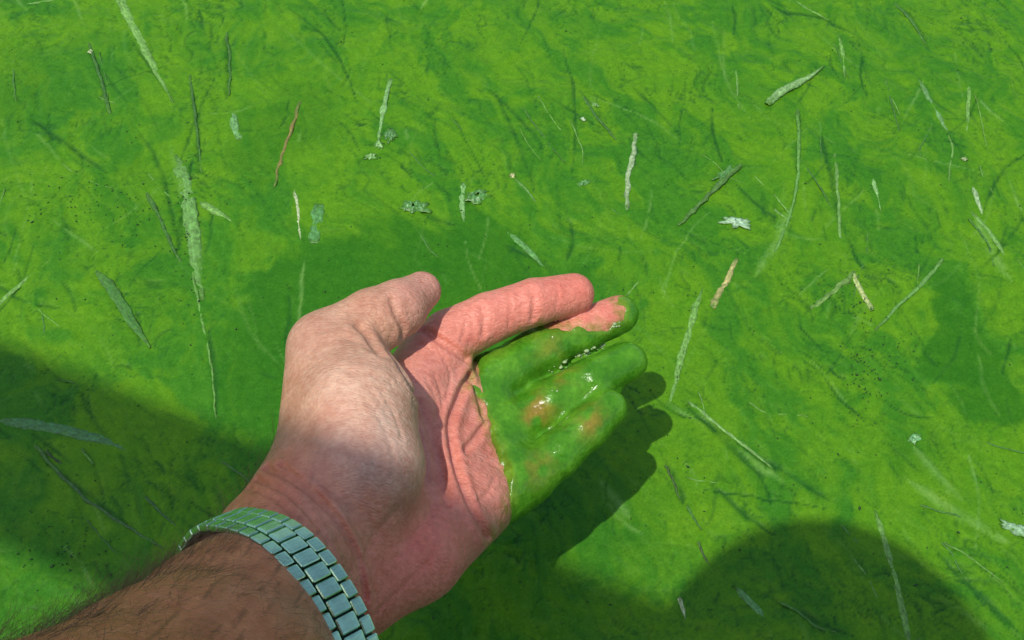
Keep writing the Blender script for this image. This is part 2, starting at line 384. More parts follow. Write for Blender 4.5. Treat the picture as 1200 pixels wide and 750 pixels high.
def hit(f, x, y, tmin=0.25, tmax=0.7):
    d = ray(x, y); t = CH * 0.55 / 1.0; t = 0.26 * 1000
    for _ in range(80):
        v = float(f((CAM + d * t)[None])[0])
        if v < 0.05: break
        t += v * 0.7
        if t > 800: return None
    return CAM + d * t

# ---- the hand: joints placed by photo point and height over the water (mm)
J = lambda x, y, z, r: (at(x, y, z), r)
IDX = [J(505, 425, 99, 12.0), J(527, 396, 104, 10.4), J(572, 373, 106, 9.3), J(626, 354, 106, 8.7), J(672, 344.5, 103, 7.8)]
MID = [J(548, 468, 84, 11.3), J(585, 440, 87, 9.2), J(628, 412, 89, 8.4), J(682, 386, 91, 8.0), J(725, 368, 91, 7.2)]
RNG = [J(572, 520, 77, 10.8), J(606, 498, 81, 9.0), J(645, 473, 84, 8.4), J(692, 446, 86, 7.8), J(735, 424, 86, 7.1)]
LIT = [J(588, 572, 79, 10.5), J(622, 560, 81, 8.2), J(655, 531, 84, 7.7), J(687, 503, 86, 7.2), J(713, 479, 87, 6.5)]
THB = [J(376, 560, 118, 15.8), J(382, 409, 125, 12.6), J(438, 376, 129, 11.2), J(467, 361, 129, 9.8), J(494, 341, 126, 6.9)]
FINGERS = [IDX, MID, RNG, LIT]
PALM = [[J(345, 640, 117, 17), J(400, 560, 110, 14), J(505, 425, 99, 12)],
        [J(365, 655, 113, 17), J(430, 590, 104, 14), J(548, 468, 84, 11.5)],
        [J(372, 678, 107, 16.5), J(450, 620, 100, 14), J(572, 520, 77, 11)],
        [J(376, 690, 103, 16), J(466, 650, 96, 14), J(588, 572, 79, 10.5)],
        [J(376, 705, 105, 15), J(486, 645, 97, 15.5), J(541, 594, 87, 13)]]
ARM_R = [J(360, 610, 117, 17.5), J(326, 661, 130, 18), J(268, 753, 150, 24), J(206, 852, 178, 31), J(60, 980, 215, 38)]
ARM_U = [J(370, 690, 102, 16), J(311, 703, 105, 18), J(268, 810, 127, 25.5), J(245, 915, 160, 34), J(150, 1075, 205, 39)]
THEN = [J(388, 605, 119, 15), J(426, 548, 129, 18), J(420, 480, 131, 17.5), J(408, 435, 127, 15.5)]
WRIST = at(345, 690, 126)
def f_hand0(p):
    palm = None
    for c in PALM:
        e = chain(p, c, 3); palm = e if palm is None else smin(palm, e, 9)
    arm = smin(chain(p, ARM_R, 10), chain(p, ARM_U, 10), 22)
    palm = smin(palm, arm, 14)
    th = smin(chain(p, THEN, 6), chain(p, THB[:2], 4), 9)
    thumb = smin(th, chain(p, THB[1:], 1.6), 3.5)
    kk = np.clip(16 - 0.17 * np.linalg.norm(p - at(365, 600, 116), axis=1), 1.0, 14)
    tot = None
    for c in FINGERS:
        e = smin(palm, chain(p, c, 1.2), 4.5); tot = e if tot is None else smin(tot, e, 0.9)
    return smin(tot, thumb, kk)
CREASES = []
def crease(pts, depth, width, lip=0.0):
    q = []
    for x, y in smooth_path(pts, 5):
        h = hit(f_hand0, x, y)
        if h is not None: q.append(h)
    if len(q) > 1: CREASES.append((np.array(q), depth, width, lip))
crease([(456, 416), (478, 446), (500, 492), (516, 545), (524, 590)], 1.8, 1.3, 0.4)                    # life line
crease([(547, 440), (536, 470), (527, 500), (533, 545), (552, 595), (571, 630)], 2.3, 1.2, 0.8)   # heart line
crease([(566, 500), (556, 515), (543, 530)], 1.5, 1.0, 0.6)
crease([(498, 388), (520, 402), (546, 421)], 2.0, 1.1, 0.7)                                        # index root
crease([(546, 440), (560, 462), (566, 490)], 1.3, 1.1, 0.5)
crease([(564, 358), (568, 372), (566, 392)], 0.9, 0.85, 0.35); crease([(571, 356), (575, 370), (574, 388)], 0.4, 0.7)
crease([(622, 338), (626, 352), (624, 374)], 0.9, 0.85, 0.35); crease([(629, 338), (632, 350), (631, 368)], 0.3, 0.6)
crease([(421, 384), (431, 394), (438, 406), (447, 417)], 1.9, 1.4, 0.7)                            # thumb root
crease([(405, 396), (420, 402), (436, 414)], 0.5, 1.0)
crease([(459, 352), (464, 368), (472, 384), (470, 396)], 1.3, 1.0, 0.5); crease([(451, 352), (455, 370), (462, 388)], 0.4, 0.8)
crease([(312, 548), (345, 566), (385, 602), (412, 645), (424, 690), (426, 742)], 1.5, 1.0, 0.6)   # wrist
crease([(330, 545), (366, 575), (398, 612), (420, 655), (428, 700)], 1.2, 0.9, 0.5)
crease([(300, 562), (340, 582), (375, 620), (400, 668)], 0.9, 0.85, 0.35)
crease([(292, 572), (322, 585), (352, 612)], 0.7, 0.8, 0.3)
crease([(428, 655), (440, 630), (465, 600)], 0.7, 2.0)
crease([(470, 640), (500, 610), (515, 575)], 0.4, 1.2)
crease([(505, 600), (530, 640), (520, 680)], 0.3, 1.2)
crease([(440, 720), (470, 690), (500, 660)], 0.35, 1.0); crease([(395, 470), (430, 520), (450, 575)], 0.25, 1.6); crease([(360, 560), (400, 580), (440, 620)], 0.4, 1.4); crease([(484, 470), (505, 520), (512, 575)], 0.5, 0.9)
crease([(510, 440), (518, 465), (516, 500)], 0.35, 0.8); crease([(580, 560), (570, 580), (556, 590)], 0.5, 0.8); crease([(592, 555), (578, 545), (560, 548)], 0.4, 0.8)
for pts in ([(500, 445), (512, 470), (510, 500)], [(520, 420), (528, 440), (522, 470)], [(540, 560), (556, 575), (565, 600)], [(548, 545), (565, 540), (580, 530)], [(530, 610), (540, 630), (545, 655)],
            [(490, 610), (505, 640), (500, 670)], [(450, 660), (470, 650), (490, 625)], [(430, 470), (450, 500), (462, 540)], [(440, 450), (460, 480), (472, 515)], [(400, 430), (425, 445), (445, 470)],
            [(520, 385), (525, 372), (524, 362)], [(540, 400), (545, 385), (543, 366)], [(596, 345), (598, 362), (596, 384)], [(650, 330), (654, 345), (652, 362)]):
    crease(pts, 0.3, 0.6, 0.1)
for i in range(16):                                                                                # small folds over the thumb's root
    a = 0.1 + i * 0.062
    x0 = 352 + 5 * i; crease([(x0 - 6, 440 + 2 * i), (x0 + 14 + i, 425 + 1.2 * i), (x0 + 40, 424 + 1.5 * i + 5 * (i % 3))], 0.26, 0.6)
def seg_d(p, q):
    d2 = np.full(len(p), 1e9)
    for a, b in zip(q[:-1], q[1:]):
        e = b - a; h = np.clip((p - a) @ e / max(float(e @ e), 1e-6), 0, 1)
        d2 = np.minimum(d2, ((p - a - h[:, None] * e) ** 2).sum(1))
    return np.sqrt(d2)
def f_hand(p):
    d = f_hand0(p)
    m = np.abs(d) < 6
    if m.any():
        pm = p[m]; add = np.zeros(len(pm))
        for q, dep, wid, lip in CREASES:
            lo = q.min(0) - 6; hi = q.max(0) + 6
            k = ((pm > lo) & (pm < hi)).all(1)
            if not k.any(): continue
            r = seg_d(pm[k], q)
            add[k] += dep * np.exp(-(r / wid) ** 2) - lip * np.exp(-((r - 2.6 * wid) / (1.6 * wid)) ** 2)
        d = d.copy(); d[m] += add
    return d
hv, hf = surface_net(f_hand, (-240, 5, 35), (75, 330, 262), 0.85)

def blobs(v, base, spec):
    """surface colour as a blend of named spots"""
    wsum = np.full(len(v), 0.12); c = np.tile(np.array(base) * 0.12, (len(v), 1))
    for x, y, s, rgb, k in spec:
        h = hit(f_hand0, x, y)
        if h is None: continue
        w = k * np.exp(-((v - h) ** 2).sum(1) / s ** 2); wsum += w; c += w[:, None] * np.array(rgb)
    return c / wsum[:, None]
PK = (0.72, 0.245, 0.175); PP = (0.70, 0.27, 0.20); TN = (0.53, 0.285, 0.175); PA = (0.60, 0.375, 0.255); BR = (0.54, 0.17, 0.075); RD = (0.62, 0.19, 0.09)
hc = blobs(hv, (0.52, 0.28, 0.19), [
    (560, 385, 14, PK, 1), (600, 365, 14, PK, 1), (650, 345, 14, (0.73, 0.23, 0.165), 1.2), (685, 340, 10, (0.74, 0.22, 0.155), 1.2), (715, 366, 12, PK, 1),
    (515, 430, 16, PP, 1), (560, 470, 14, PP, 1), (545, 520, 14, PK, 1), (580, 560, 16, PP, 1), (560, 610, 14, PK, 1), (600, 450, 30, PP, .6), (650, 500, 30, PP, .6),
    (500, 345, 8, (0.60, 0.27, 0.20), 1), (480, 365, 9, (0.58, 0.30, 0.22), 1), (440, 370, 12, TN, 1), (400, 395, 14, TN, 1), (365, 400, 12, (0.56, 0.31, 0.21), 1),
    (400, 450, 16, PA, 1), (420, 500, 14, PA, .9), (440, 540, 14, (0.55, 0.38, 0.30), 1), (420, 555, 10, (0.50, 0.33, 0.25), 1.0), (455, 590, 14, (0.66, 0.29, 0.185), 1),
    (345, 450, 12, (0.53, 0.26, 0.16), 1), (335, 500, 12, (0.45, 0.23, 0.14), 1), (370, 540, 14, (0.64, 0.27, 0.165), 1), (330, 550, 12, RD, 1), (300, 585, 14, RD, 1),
    (380, 600, 14, (0.64, 0.24, 0.14), 1), (480, 670, 22, (0.78, 0.225, 0.16), 1), (440, 700, 14, (0.78, 0.225, 0.16), 1), (530, 650, 14, (0.76, 0.24, 0.17), 1),  # heel colour warmed and lifted to offset the cool shade on it
    (405, 680, 14, (0.62, 0.25, 0.15), 1), (250, 650, 20, BR, 1.2), (180, 690, 24, BR, 1.2), (120, 730, 26, (0.62, 0.18, 0.065), 1.2), (250, 720, 26, (0.58, 0.215, 0.11), 1.2), (320, 735, 18, (0.54, 0.22, 0.125), 1)])  # brighter orange on the lower forearm paints in sunlight there
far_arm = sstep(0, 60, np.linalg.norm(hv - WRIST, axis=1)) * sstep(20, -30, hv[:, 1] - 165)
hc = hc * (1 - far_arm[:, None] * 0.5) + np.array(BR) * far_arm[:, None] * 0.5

for pts, k in (([(380, 640), (402, 600), (425, 560), (445, 520), (448, 480)], 0.34), ([(425, 560), (455, 570), (470, 600)], 0.3), ([(350, 620), (362, 580), (372, 540), (368, 500)], 0.28), ([(330, 735), (350, 690), (370, 650)], 0.3), ([(230, 745), (262, 700), (290, 660)], 0.28)):
    q = np.array([h for h in (hit(f_hand0, x, y) for x, y in smooth_path(pts, 4)) if h is not None])
    vw = 0.2 * k * np.exp(-(seg_d(hv, q) / 2.3) ** 2); hc = hc + (hc * np.array([0.58, 0.82, 0.98]) - hc) * vw[:, None] / 0.34
mo = 0.6 * noise2(hv[:, 0] / 7, hv[:, 1] / 7 + hv[:, 2] / 9, 90) + 0.5 * noise2(hv[:, 0] / 2.6, hv[:, 1] / 2.6 + hv[:, 2] / 3, 91)
onarm = sstep(10, -20, (hv - at(345, 640, 125)) @ ((at(400, 600, 112) - at(345, 690, 126)) / np.linalg.norm(at(400, 600, 112) - at(345, 690, 126))))
hc = hc * (1 + (np.clip(mo, -0.9, 0.9) * (0.10 + 0.26 * onarm))[:, None] * np.array([0.8, 1.1, 1.2]))
fr = sstep(0.42, 0.6, noise2(hv[:, 0] / 1.7, hv[:, 1] / 1.7 + hv[:, 2] / 2, 95)) * onarm
hc = hc * (1 - 0.4 * fr[:, None])

# ---- the rest of the photographer, kneeling behind the camera
A3 = lambda *q: np.array(q, float)
ELB = (ARM_R[-1][0] + ARM_U[-1][0]) / 2
HEADC = A3(-46, -78, 690); SHL = A3(-225, -200, 520); SHR = A3(150, -230, 560); HIP = A3(-40, -620, 410); NECK = A3(-40, -190, 625)
ELR = A3(255, -150, 320); WRR = A3(120, -215, 250)
fwd = A3(0, 0.62, -0.78); hup = A3(0, 0.78, 0.62); hrt = A3(1, 0, 0)
def f_armup(p, g=0.0): return smin(chain(p, [(ELB, 39 + g), (SHL, 52 + g)]), chain(p, [(SHR, 50 + g), (ELR, 40 + g)]), 5)
def f_torso(p, g=0.0):
    d = smin(chain(p, [(SHL, 56 + g), (NECK + A3(0, -30, -40), 62 + g), (SHR, 56 + g)]), chain(p, [(NECK + A3(-55, -60, -60), 95 + g), (HIP + A3(-60, 60, 20), 100 + g)]), 40)
    return smin(d, chain(p, [(NECK + A3(55, -60, -60), 95 + g), (HIP + A3(60, 60, 20), 100 + g)]), 60)
def f_legs(p, g=0.0):
    d = cone(p, HIP + A3(-70, 0, 0), HIP + A3(70, 0, 0), 105 + g, 105 + g)
    for s in (-1, 1):
        k = A3(-40 + s * 130, -270, 188); d = smin(d, chain(p, [(HIP + A3(s * 80, 0, 0), 85 + g), (k, 60 + g), (A3(-40 + s * 110, -690, 178), 45 + g)], 8), 20)
    return d
def f_body(p):
    d = smin(f_torso(p), f_armup(p), 25); d = smin(d, f_legs(p), 30)
    d = smin(d, chain(p, [(ELR, 39), (WRR, 28)]), 8)
    d = smin(d, chain(p, [(NECK, 58), (HEADC - fwd * 10 - hup * 70, 56)]), 25)
    hd = smin(ellips(p, HEADC, [hrt, fwd, hup], [69, 88, 98]), ellips(p, HEADC + fwd * 32 - hup * 62, [hrt, fwd, hup], [48, 50, 50]), 30)
    hd = smin(hd, cone(p, HEADC + fwd * 84 + hup * -2, HEADC + fwd * 101 - hup * 30, 7, 12), 10)       # nose
    for s in (-1, 1):
        hd = smin(hd, ellips(p, HEADC + hrt * s * 72 - hup * 10 - fwd * 5, [hrt, fwd, hup], [7, 18, 30]), 5)  # ears
        hd = np.maximum(hd, -ellips(p, HEADC + hrt * s * 30 + fwd * 92 + hup * 4, [hrt, fwd, hup], [15, 14, 9]))  # eye sockets
        f_ = A3(-40 + s * 110, -690, 178); d = smin(d, chain(p, [(f_, 42), (f_ + A3(0, -150, -28), 26)]), 15)
    hd = np.maximum(hd, -(cone(p, HEADC + fwd * 85 - hup * 62 - hrt * 18, HEADC + fwd * 85 - hup * 62 + hrt * 18, 4, 4)))
    d = smin(d, hd, 14)
    # right hand resting on the knee
    d = smin(d, ellips(p, WRR + A3(-25, -35, -2), [A3(.8, .6, 0), A3(-.6, .8, 0), A3(0, 0, 1)], [52, 40, 17]), 14)
    for i in range(4):
        b = WRR + A3(-48 - 6 * i, -80 + 20 * i, -2); d = smin(d, chain(p, [(b, 10), (b + A3(-35, -22, -6), 9), (b + A3(-60 + 4 * abs(i - 1), -38, -22), 7.5)]), 3)
    d = smin(d, chain(p, [(WRR + A3(-10, 10, 0), 12), (WRR + A3(-40, 40, -6), 10), (WRR + A3(-62, 48, -16), 8)]), 4)
    return d
EL_CUT = lambda p: -((p - (ELB + (WRIST - ELB) * 0.25)) @ ((ELB - WRIST) / np.linalg.norm(ELB - WRIST)))
bv, bf = surface_net(f_body, (-340, -900, 90), (360, 120, 850), 6.0, newton=1)
bc = np.tile(np.array([0.42, 0.22, 0.14]), (len(bv), 1))
REGION = [(556, 436), (552, 415), (585, 404), (622, 387), (655, 380), (682, 381), (712, 383), (725, 374), (727, 362), (719, 352), (724, 338), (745, 336), (772, 362), (780, 420), (770, 490), (700, 570), (640, 620), (575, 652),
          (571, 634), (584, 616), (598, 575), (592, 545), (576, 512), (567, 483), (560, 470), (545, 452)]
hx_, hy_ = topx(hv)
sdr = poly_sd(hx_, hy_, REGION) + 7 * noise2(hv[:, 0] / 4, hv[:, 1] / 4, 97)
stn = 0.75 * sstep(12, -2, sdr) * (0.35 + 0.65 * sstep(-0.4, 0.4, noise2(hv[:, 0] / 2.2, hv[:, 1] / 2.2, 98)))
hc = hc + (np.array([0.24, 0.22, 0.03]) - hc) * stn[:, None]
person = empty('person', tuple(at(345, 690, 0) / 1000))
allv = np.vstack([hv, bv]); allf = np.vstack([hf, bf + len(hv)])
org = np.array(person.location) * 1000
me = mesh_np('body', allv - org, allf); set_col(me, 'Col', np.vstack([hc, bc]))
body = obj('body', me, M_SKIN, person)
tag(person, 'left arm reaching over the water, bare hand cupped palm up holding green algae', 'person')
M_SHIRT = simple_mat('shirt_cotton', (0.10, 0.14, 0.22), 0.85); M_TROU = simple_mat('trouser_cotton', (0.06, 0.055, 0.05), 0.85); M_HAIRC = simple_mat('head_hair', (0.03, 0.02, 0.014), 0.6)
def f_shirt(p): return np.maximum(smin(f_torso(p, 7), f_armup(p, 7), 25), -f_legs(p, 4))
sv, sf = surface_net(f_shirt, (-340, -860, 200), (360, 60, 760), 8.0, newton=1)
obj('shirt', mesh_np('shirt', sv - org, sf), M_SHIRT, person)
lv, lf = surface_net(lambda p: np.maximum(f_legs(p, 6), -(p[:, 2] - 128)), (-330, -900, 110), (330, -150, 560), 8.0, newton=0)
obj('trousers', mesh_np('trousers', lv - org, lf), M_TROU, person)
def f_hairc(p):
    d = ellips(p, HEADC - fwd * 8 + hup * 3, [hrt, fwd, hup], [75, 90, 104])
    return np.maximum(d, (p - HEADC) @ (fwd * 0.75 - hup * 0.66) - 22)
cv_, cf_ = surface_net(f_hairc, (-140, -180, 560), (60, 80, 840), 4.0, newton=0)
obj('head_hair', mesh_np('head_hair', cv_ - org, cf_), M_HAIRC, person)

# ------------------------------------------------------------------ algae lying over the fingers
POOL = [J(572, 440, 89, 5), J(640, 402, 90, 4)]
def f_slime(p):
    mid = chain(p, MID, 2); ring_ = chain(p, RNG, 2); lit = chain(p, LIT, 2)
    d = smin(smin(mid, ring_, 3.2), lit, 4.2)
    for fa, fb in ((MID, RNG), (RNG, LIT)):                             # film webbing the gaps
        rk = 0.45 if fa is MID else 1.0
        w_ = [((fa[i][0] + fb[i][0]) / 2 + np.array([0, 0, -4.0]), r * rk) for i, r in ((1, 3.6), (2, 2.8), (3, 2.2), (4, 1.4))]
        d = smin(d, chain(p, w_, 2), 2.5)
    d = smin(d, chain(p, POOL, 4), 10)
    d = smin(d, cone(p, at(566, 485, 83), at(596, 560, 84), 9, 8), 9)
    hyp = chain(p, [PALM[4][1], PALM[4][2], LIT[0]], 3)
    d = smin(d, hyp, 6)
    d = np.minimum(d, f_hand0(p) + 0.0) * 0.5 + 0.5 * d
    x, y = topx(p)
    sd = poly_sd(x, y, REGION)
    wob = 6 * noise2(p[:, 0] / 9, p[:, 1] / 9, 3) + 4.5 * noise2(p[:, 0] / 3.5, p[:, 1] / 3.5, 4)
    t = 0.4 - 3.0 * sstep(-9, 9, sd + wob)
    t = t + 0.3 * noise2(p[:, 0] / 9, p[:, 1] / 9, 6) + 0.15 * noise2(p[:, 0] / 3, p[:, 1] / 3, 7)
    return d - t
av, af = surface_net(f_slime, (-60, 190, 50), (75, 330, 130), 0.8)
GN = np.array([0.056, 0.215, 0.010]); GL = np.array([0.088, 0.275, 0.015]); OR = np.array([0.30, 0.17, 0.03])
t_ = fbm(av[:, 0] / 9, av[:, 1] / 9, 4, 31)
ac = GN + (GL - GN) * sstep(-0.3, 0.4, t_)[:, None]
px_, py_ = topx(av)
for x, y, s, k in ((645, 408, 17, .35), (632, 478, 17, .75), (622, 492, 10, .6), (692, 497, 16, .65), (630, 548, 18, .45), (716, 356, 14, .8), (660, 440, 14, .5), (690, 470, 12, .3), (575, 640, 10, .4)):
    h = hit(f_slime, x, y)
    if h is None: continue
    w = k * np.exp(-((av - h) ** 2).sum(1) / (s / 3.1) ** 2 * (1 + 0.5 * t_)) * sstep(-0.55, 0.35, fbm(av[:, 0] / 6, av[:, 1] / 6, 2, 77)) * 1.05; ac = ac + (OR - ac) * np.clip(w, 0, 1)[:, None]
ax_, ay_ = topx(av); edge = sstep(-16, 2, poly_sd(ax_, ay_, REGION) + 5 * t_) * 0.35
ac = ac + (np.array([0.22, 0.20, 0.025]) - ac) * edge[:, None]
so_ = at(660, 480, 80)
me = mesh_np('algae_film', (av - so_), af); set_col(me, 'Col', ac)
al = obj('algae_film', me, M_SLIME); al.location = tuple(so_ / 1000)
tag(al, 'wet green algae film coating the middle, ring and little fingers of the cupped hand', 'algae')

M_BEAD = simple_mat('water_bead', (0.30, 0.42, 0.20), 0.03)
def beads():
    vs, fs, b = [], [], 0; rb = np.random.default_rng(5)
    lines = [((642, 436), (668, 422), 8), ((672, 420), (716, 402), 22), ((692, 384), (728, 380), 12), ((558, 470), (570, 492), 5), ((648, 452), (655, 460), 2)]
    for a, c, n in lines:
        for _ in range(n):
            t = rb.uniform(0, 1); h = hit(f_slime, a[0] + (c[0] - a[0]) * t + rb.normal(0, 2.2), a[1] + (c[1] - a[1]) * t + rb.normal(0, 1.6))
            if h is None or h[2] < 60: continue
            r = 0.25 + 0.75 * rb.uniform(0, 1) ** 2; nu, nv2 = 10, 6
            for i in range(nv2 + 1):
                for k in range(nu):
                    th = math.pi * i / nv2; p_ = 2 * math.pi * k / nu
                    vs.append(h + np.array([math.sin(th) * math.cos(p_) * 1.2, math.sin(th) * math.sin(p_), 0.7 * math.cos(th)]) * r)
            for i in range(nv2):
                for k in range(nu): q = b + i * nu + k; q2 = b + i * nu + (k + 1) % nu; fs.append((q, q + nu, q2 + nu, q2))
            b += nu * (nv2 + 1)
    o = obj('water_bead', mesh_np('water_bead', np.array(vs) - so_, fs), M_BEAD, al); tag(o, kind='stuff')
beads()

# ------------------------------------------------------------------ wristwatch bracelet
AX = at(392, 640, 116) - at(242, 711, 134); AX /= np.linalg.norm(AX)
WC = at(266, 713, 122)
E1 = np.cross(AX, np.array([0, 0, 1.0])); E1 /= np.linalg.norm(E1); E2 = np.cross(E1, AX)
NPH = 256; ph = np.linspace(0, 2 * math.pi, NPH, endpoint=False)
rr = np.zeros(NPH); radii = np.arange(15, 62, 0.25)
for i, a in enumerate(ph):
    dvec = math.cos(a) * E1 + math.sin(a) * E2
    best = 0
    for off in (-4, 0):
        ins = f_hand0(WC + AX * off + dvec * radii[:, None]) < 0
        best = max(best, radii[ins].max() if ins.any() else 15)
    rr[i] = best
ft = np.fft.rfft(rr); ft[12:] = 0; rr = np.fft.irfft(ft, NPH) + 0.3
ring = WC + np.cos(ph)[:, None] * E1 * rr[:, None] + np.sin(ph)[:, None] * E2 * rr[:, None]
cl = np.vstack([ring, ring[:1]]); sg = np.linalg.norm(np.diff(cl, axis=0), axis=1); cum = np.concatenate([[0], np.cumsum(sg)]); LEN = cum[-1]
def ring_at(s):
    s = s % LEN; i = min(np.searchsorted(cum, s, side='right') - 1, NPH - 1); t = (s - cum[i]) / sg[i]
    p = cl[i] + (cl[i + 1] - cl[i]) * t; tg = cl[(i + 3) % NPH] - cl[(i - 2) % NPH]; tg /= np.linalg.norm(tg); return p, tg
def link_mesh(name, wx, wy, wz, bev=0.45):
    bm = bmesh.new(); bmesh.ops.create_cube(bm, size=1)
    for v in bm.verts: v.co = Vector((v.co.x * wx, v.co.y * wy, v.co.z * wz)) * 0.001
    bmesh.ops.bevel(bm, geom=[e for e in bm.edges], offset=bev * 0.001, segments=3, affect='EDGES', profile=0.6)
    me = bpy.data.meshes.new(name); bm.to_mesh(me); bm.free(); me.materials.append(M_STEEL); return me
watch = empty('wristwatch', tuple(WC / 1000)); wo = WC / 1000
tag(watch, 'steel bracelet of a wristwatch with stepped links worn round the hairy wrist', 'wristwatch')
NL = int(round(LEN / 5.1)); PITCH = LEN / NL; BW = 14.6
L_MID = link_mesh('band_link_wide', PITCH - 0.35, 6.4, 2.4, 0.8); L_SIDE = link_mesh('band_link_narrow', PITCH - 0.35, 3.8, 2.2, 0.75); L_CORE = link_mesh('core', PITCH + 0.8, BW - 1.0, 0.9, 0.15)
M_DARK = simple_mat('dark_steel', (0.03, 0.03, 0.035), 0.5, 0.6); L_CORE.materials.clear(); L_CORE.materials.append(M_DARK)
dn = A3(0, 0, -1) - AX * float(A3(0, 0, -1) @ AX); dn /= np.linalg.norm(dn)          # the back of the wrist faces down: the case sits there
def place(meh, name, s, ay, rz):
    p, tg = ring_at(s); nrm = np.cross(tg, AX); nrm /= np.linalg.norm(nrm)
    if nrm @ (p - WC) < 0: nrm = -nrm
    y = np.cross(nrm, tg); c = p + AX * ay + nrm * rz
    o = obj(name, meh, None, watch); o.matrix_local = Matrix(((tg[0], y[0], nrm[0], c[0] / 1000 - wo[0]), (tg[1], y[1], nrm[1], c[1] / 1000 - wo[1]), (tg[2], y[2], nrm[2], c[2] / 1000 - wo[2]), (0, 0, 0, 1)))
    return o
for i in range(NL):
    s = i * PITCH; p, _ = ring_at(s)
    if (p - WC) @ dn > 0.80 * np.linalg.norm(p - WC): continue
    place(L_CORE, 'band_core', s, 0, -0.6)
    place(L_MID, 'band_link', s, 0, 0.9)
    for sd_ in (-1, 1): place(L_SIDE, 'band_link', s + PITCH / 2, sd_ * 5.3, 0.75)
bm = bmesh.new(); bmesh.ops.create_cone(bm, cap_ends=True, segments=48, radius1=0.018, radius2=0.017, depth=0.008)
me = bpy.data.meshes.new('case'); bm.to_mesh(me); bm.free()
i_dn = int(np.argmax((ring - WC) @ dn)); s_dn = cum[i_dn]
case = obj('case', me, M_STEEL, watch); case.matrix_local = place(L_CORE, 'band_core', s_dn, 0, 0.5).matrix_local @ Matrix.Translation((0, 0, 0.004))
bm = bmesh.new(); bmesh.ops.create_cone(bm, cap_ends=True, segments=40, radius1=0.0155, radius2=0.0155, depth=0.001)
me = bpy.data.meshes.new('dial'); bm.to_mesh(me); bm.free()
dial = obj('dial', me, simple_mat('dial_face', (0.7, 0.7, 0.68), 0.3), case); dial.location = (0, 0, 0.0042)

# ------------------------------------------------------------------ hair on the forearm
def arm_hair():
    ctr = hv[hf].mean(1); nrm = np.cross(hv[hf[:, 2]] - hv[hf[:, 0]], hv[hf[:, 3]] - hv[hf[:, 1]]); nrm /= np.maximum(np.linalg.norm(nrm, axis=1, keepdims=True), 1e-9)
    along = (ctr - WC) @ AX; radial = nrm @ (-E1)
    rx, ry = topx(ctr)
    left = (at(200, 600, 130) - at(420, 780, 130)); left -= AX * (left @ AX); left /= np.linalg.norm(left)
    side = nrm @ left
    wgt = np.where(along < -9, 0.3 + 1.0 * sstep(0.1, 0.9, side), 0) + np.where((along >= 8) & (along < 45), 0.7 * sstep(0.55, 0.95, side), 0)
    wgt *= (rx > -120) & (ry < 860) & (rx < 480)
    wgt *= 0.4 + sstep(-0.3, 0.4, noise2(ctr[:, 0] / 8, ctr[:, 1] / 8, 8))
    n = 2800; pick = rng.choice(len(ctr), n, p=wgt / wgt.sum())
    vs, fs, base = [], [], 0
    for i in pick:
        nn = nrm[i]; t = AX * rng.uniform(0.2, 1.0) + np.cross(nn, AX) * rng.normal(0, 0.75); t -= nn * (t @ nn); t /= np.linalg.norm(t)
        ln = rng.uniform(5, 15) * (1.2 if side[i] > 0.6 else 0.85); p = ctr[i] - nn * 0.3; dirv = t + nn * rng.uniform(0.25, 0.75)
        dirv /= np.linalg.norm(dirv); bend = rng.normal(0, 0.4, 3) - nn * 0.22
        for k in range(5):
            w = 0.045 * (1 - k / 5.2)
            a = np.cross(dirv, nn); a /= max(np.linalg.norm(a), 1e-6); b = np.cross(dirv, a)
            for m_ in range(3):
                an = m_ * 2.0944; vs.append(p + (a * math.cos(an) + b * math.sin(an)) * w)
            p = p + dirv * ln / 4; dirv = dirv + bend * 0.5; dirv /= np.linalg.norm(dirv)
        for k in range(4):
            for m_ in range(3):
                q0 = base + k * 3 + m_; q1 = base + k * 3 + (m_ + 1) % 3; fs.append((q0, q1, q1 + 3, q0 + 3))
        base += 15
    o = obj('arm_hair', mesh_np('arm_hair', np.array(vs) - org, fs), simple_mat('arm_hair', (0.13, 0.07, 0.03), 0.5, 0, 400), person)
    tag(o, kind='stuff')
arm_hair()

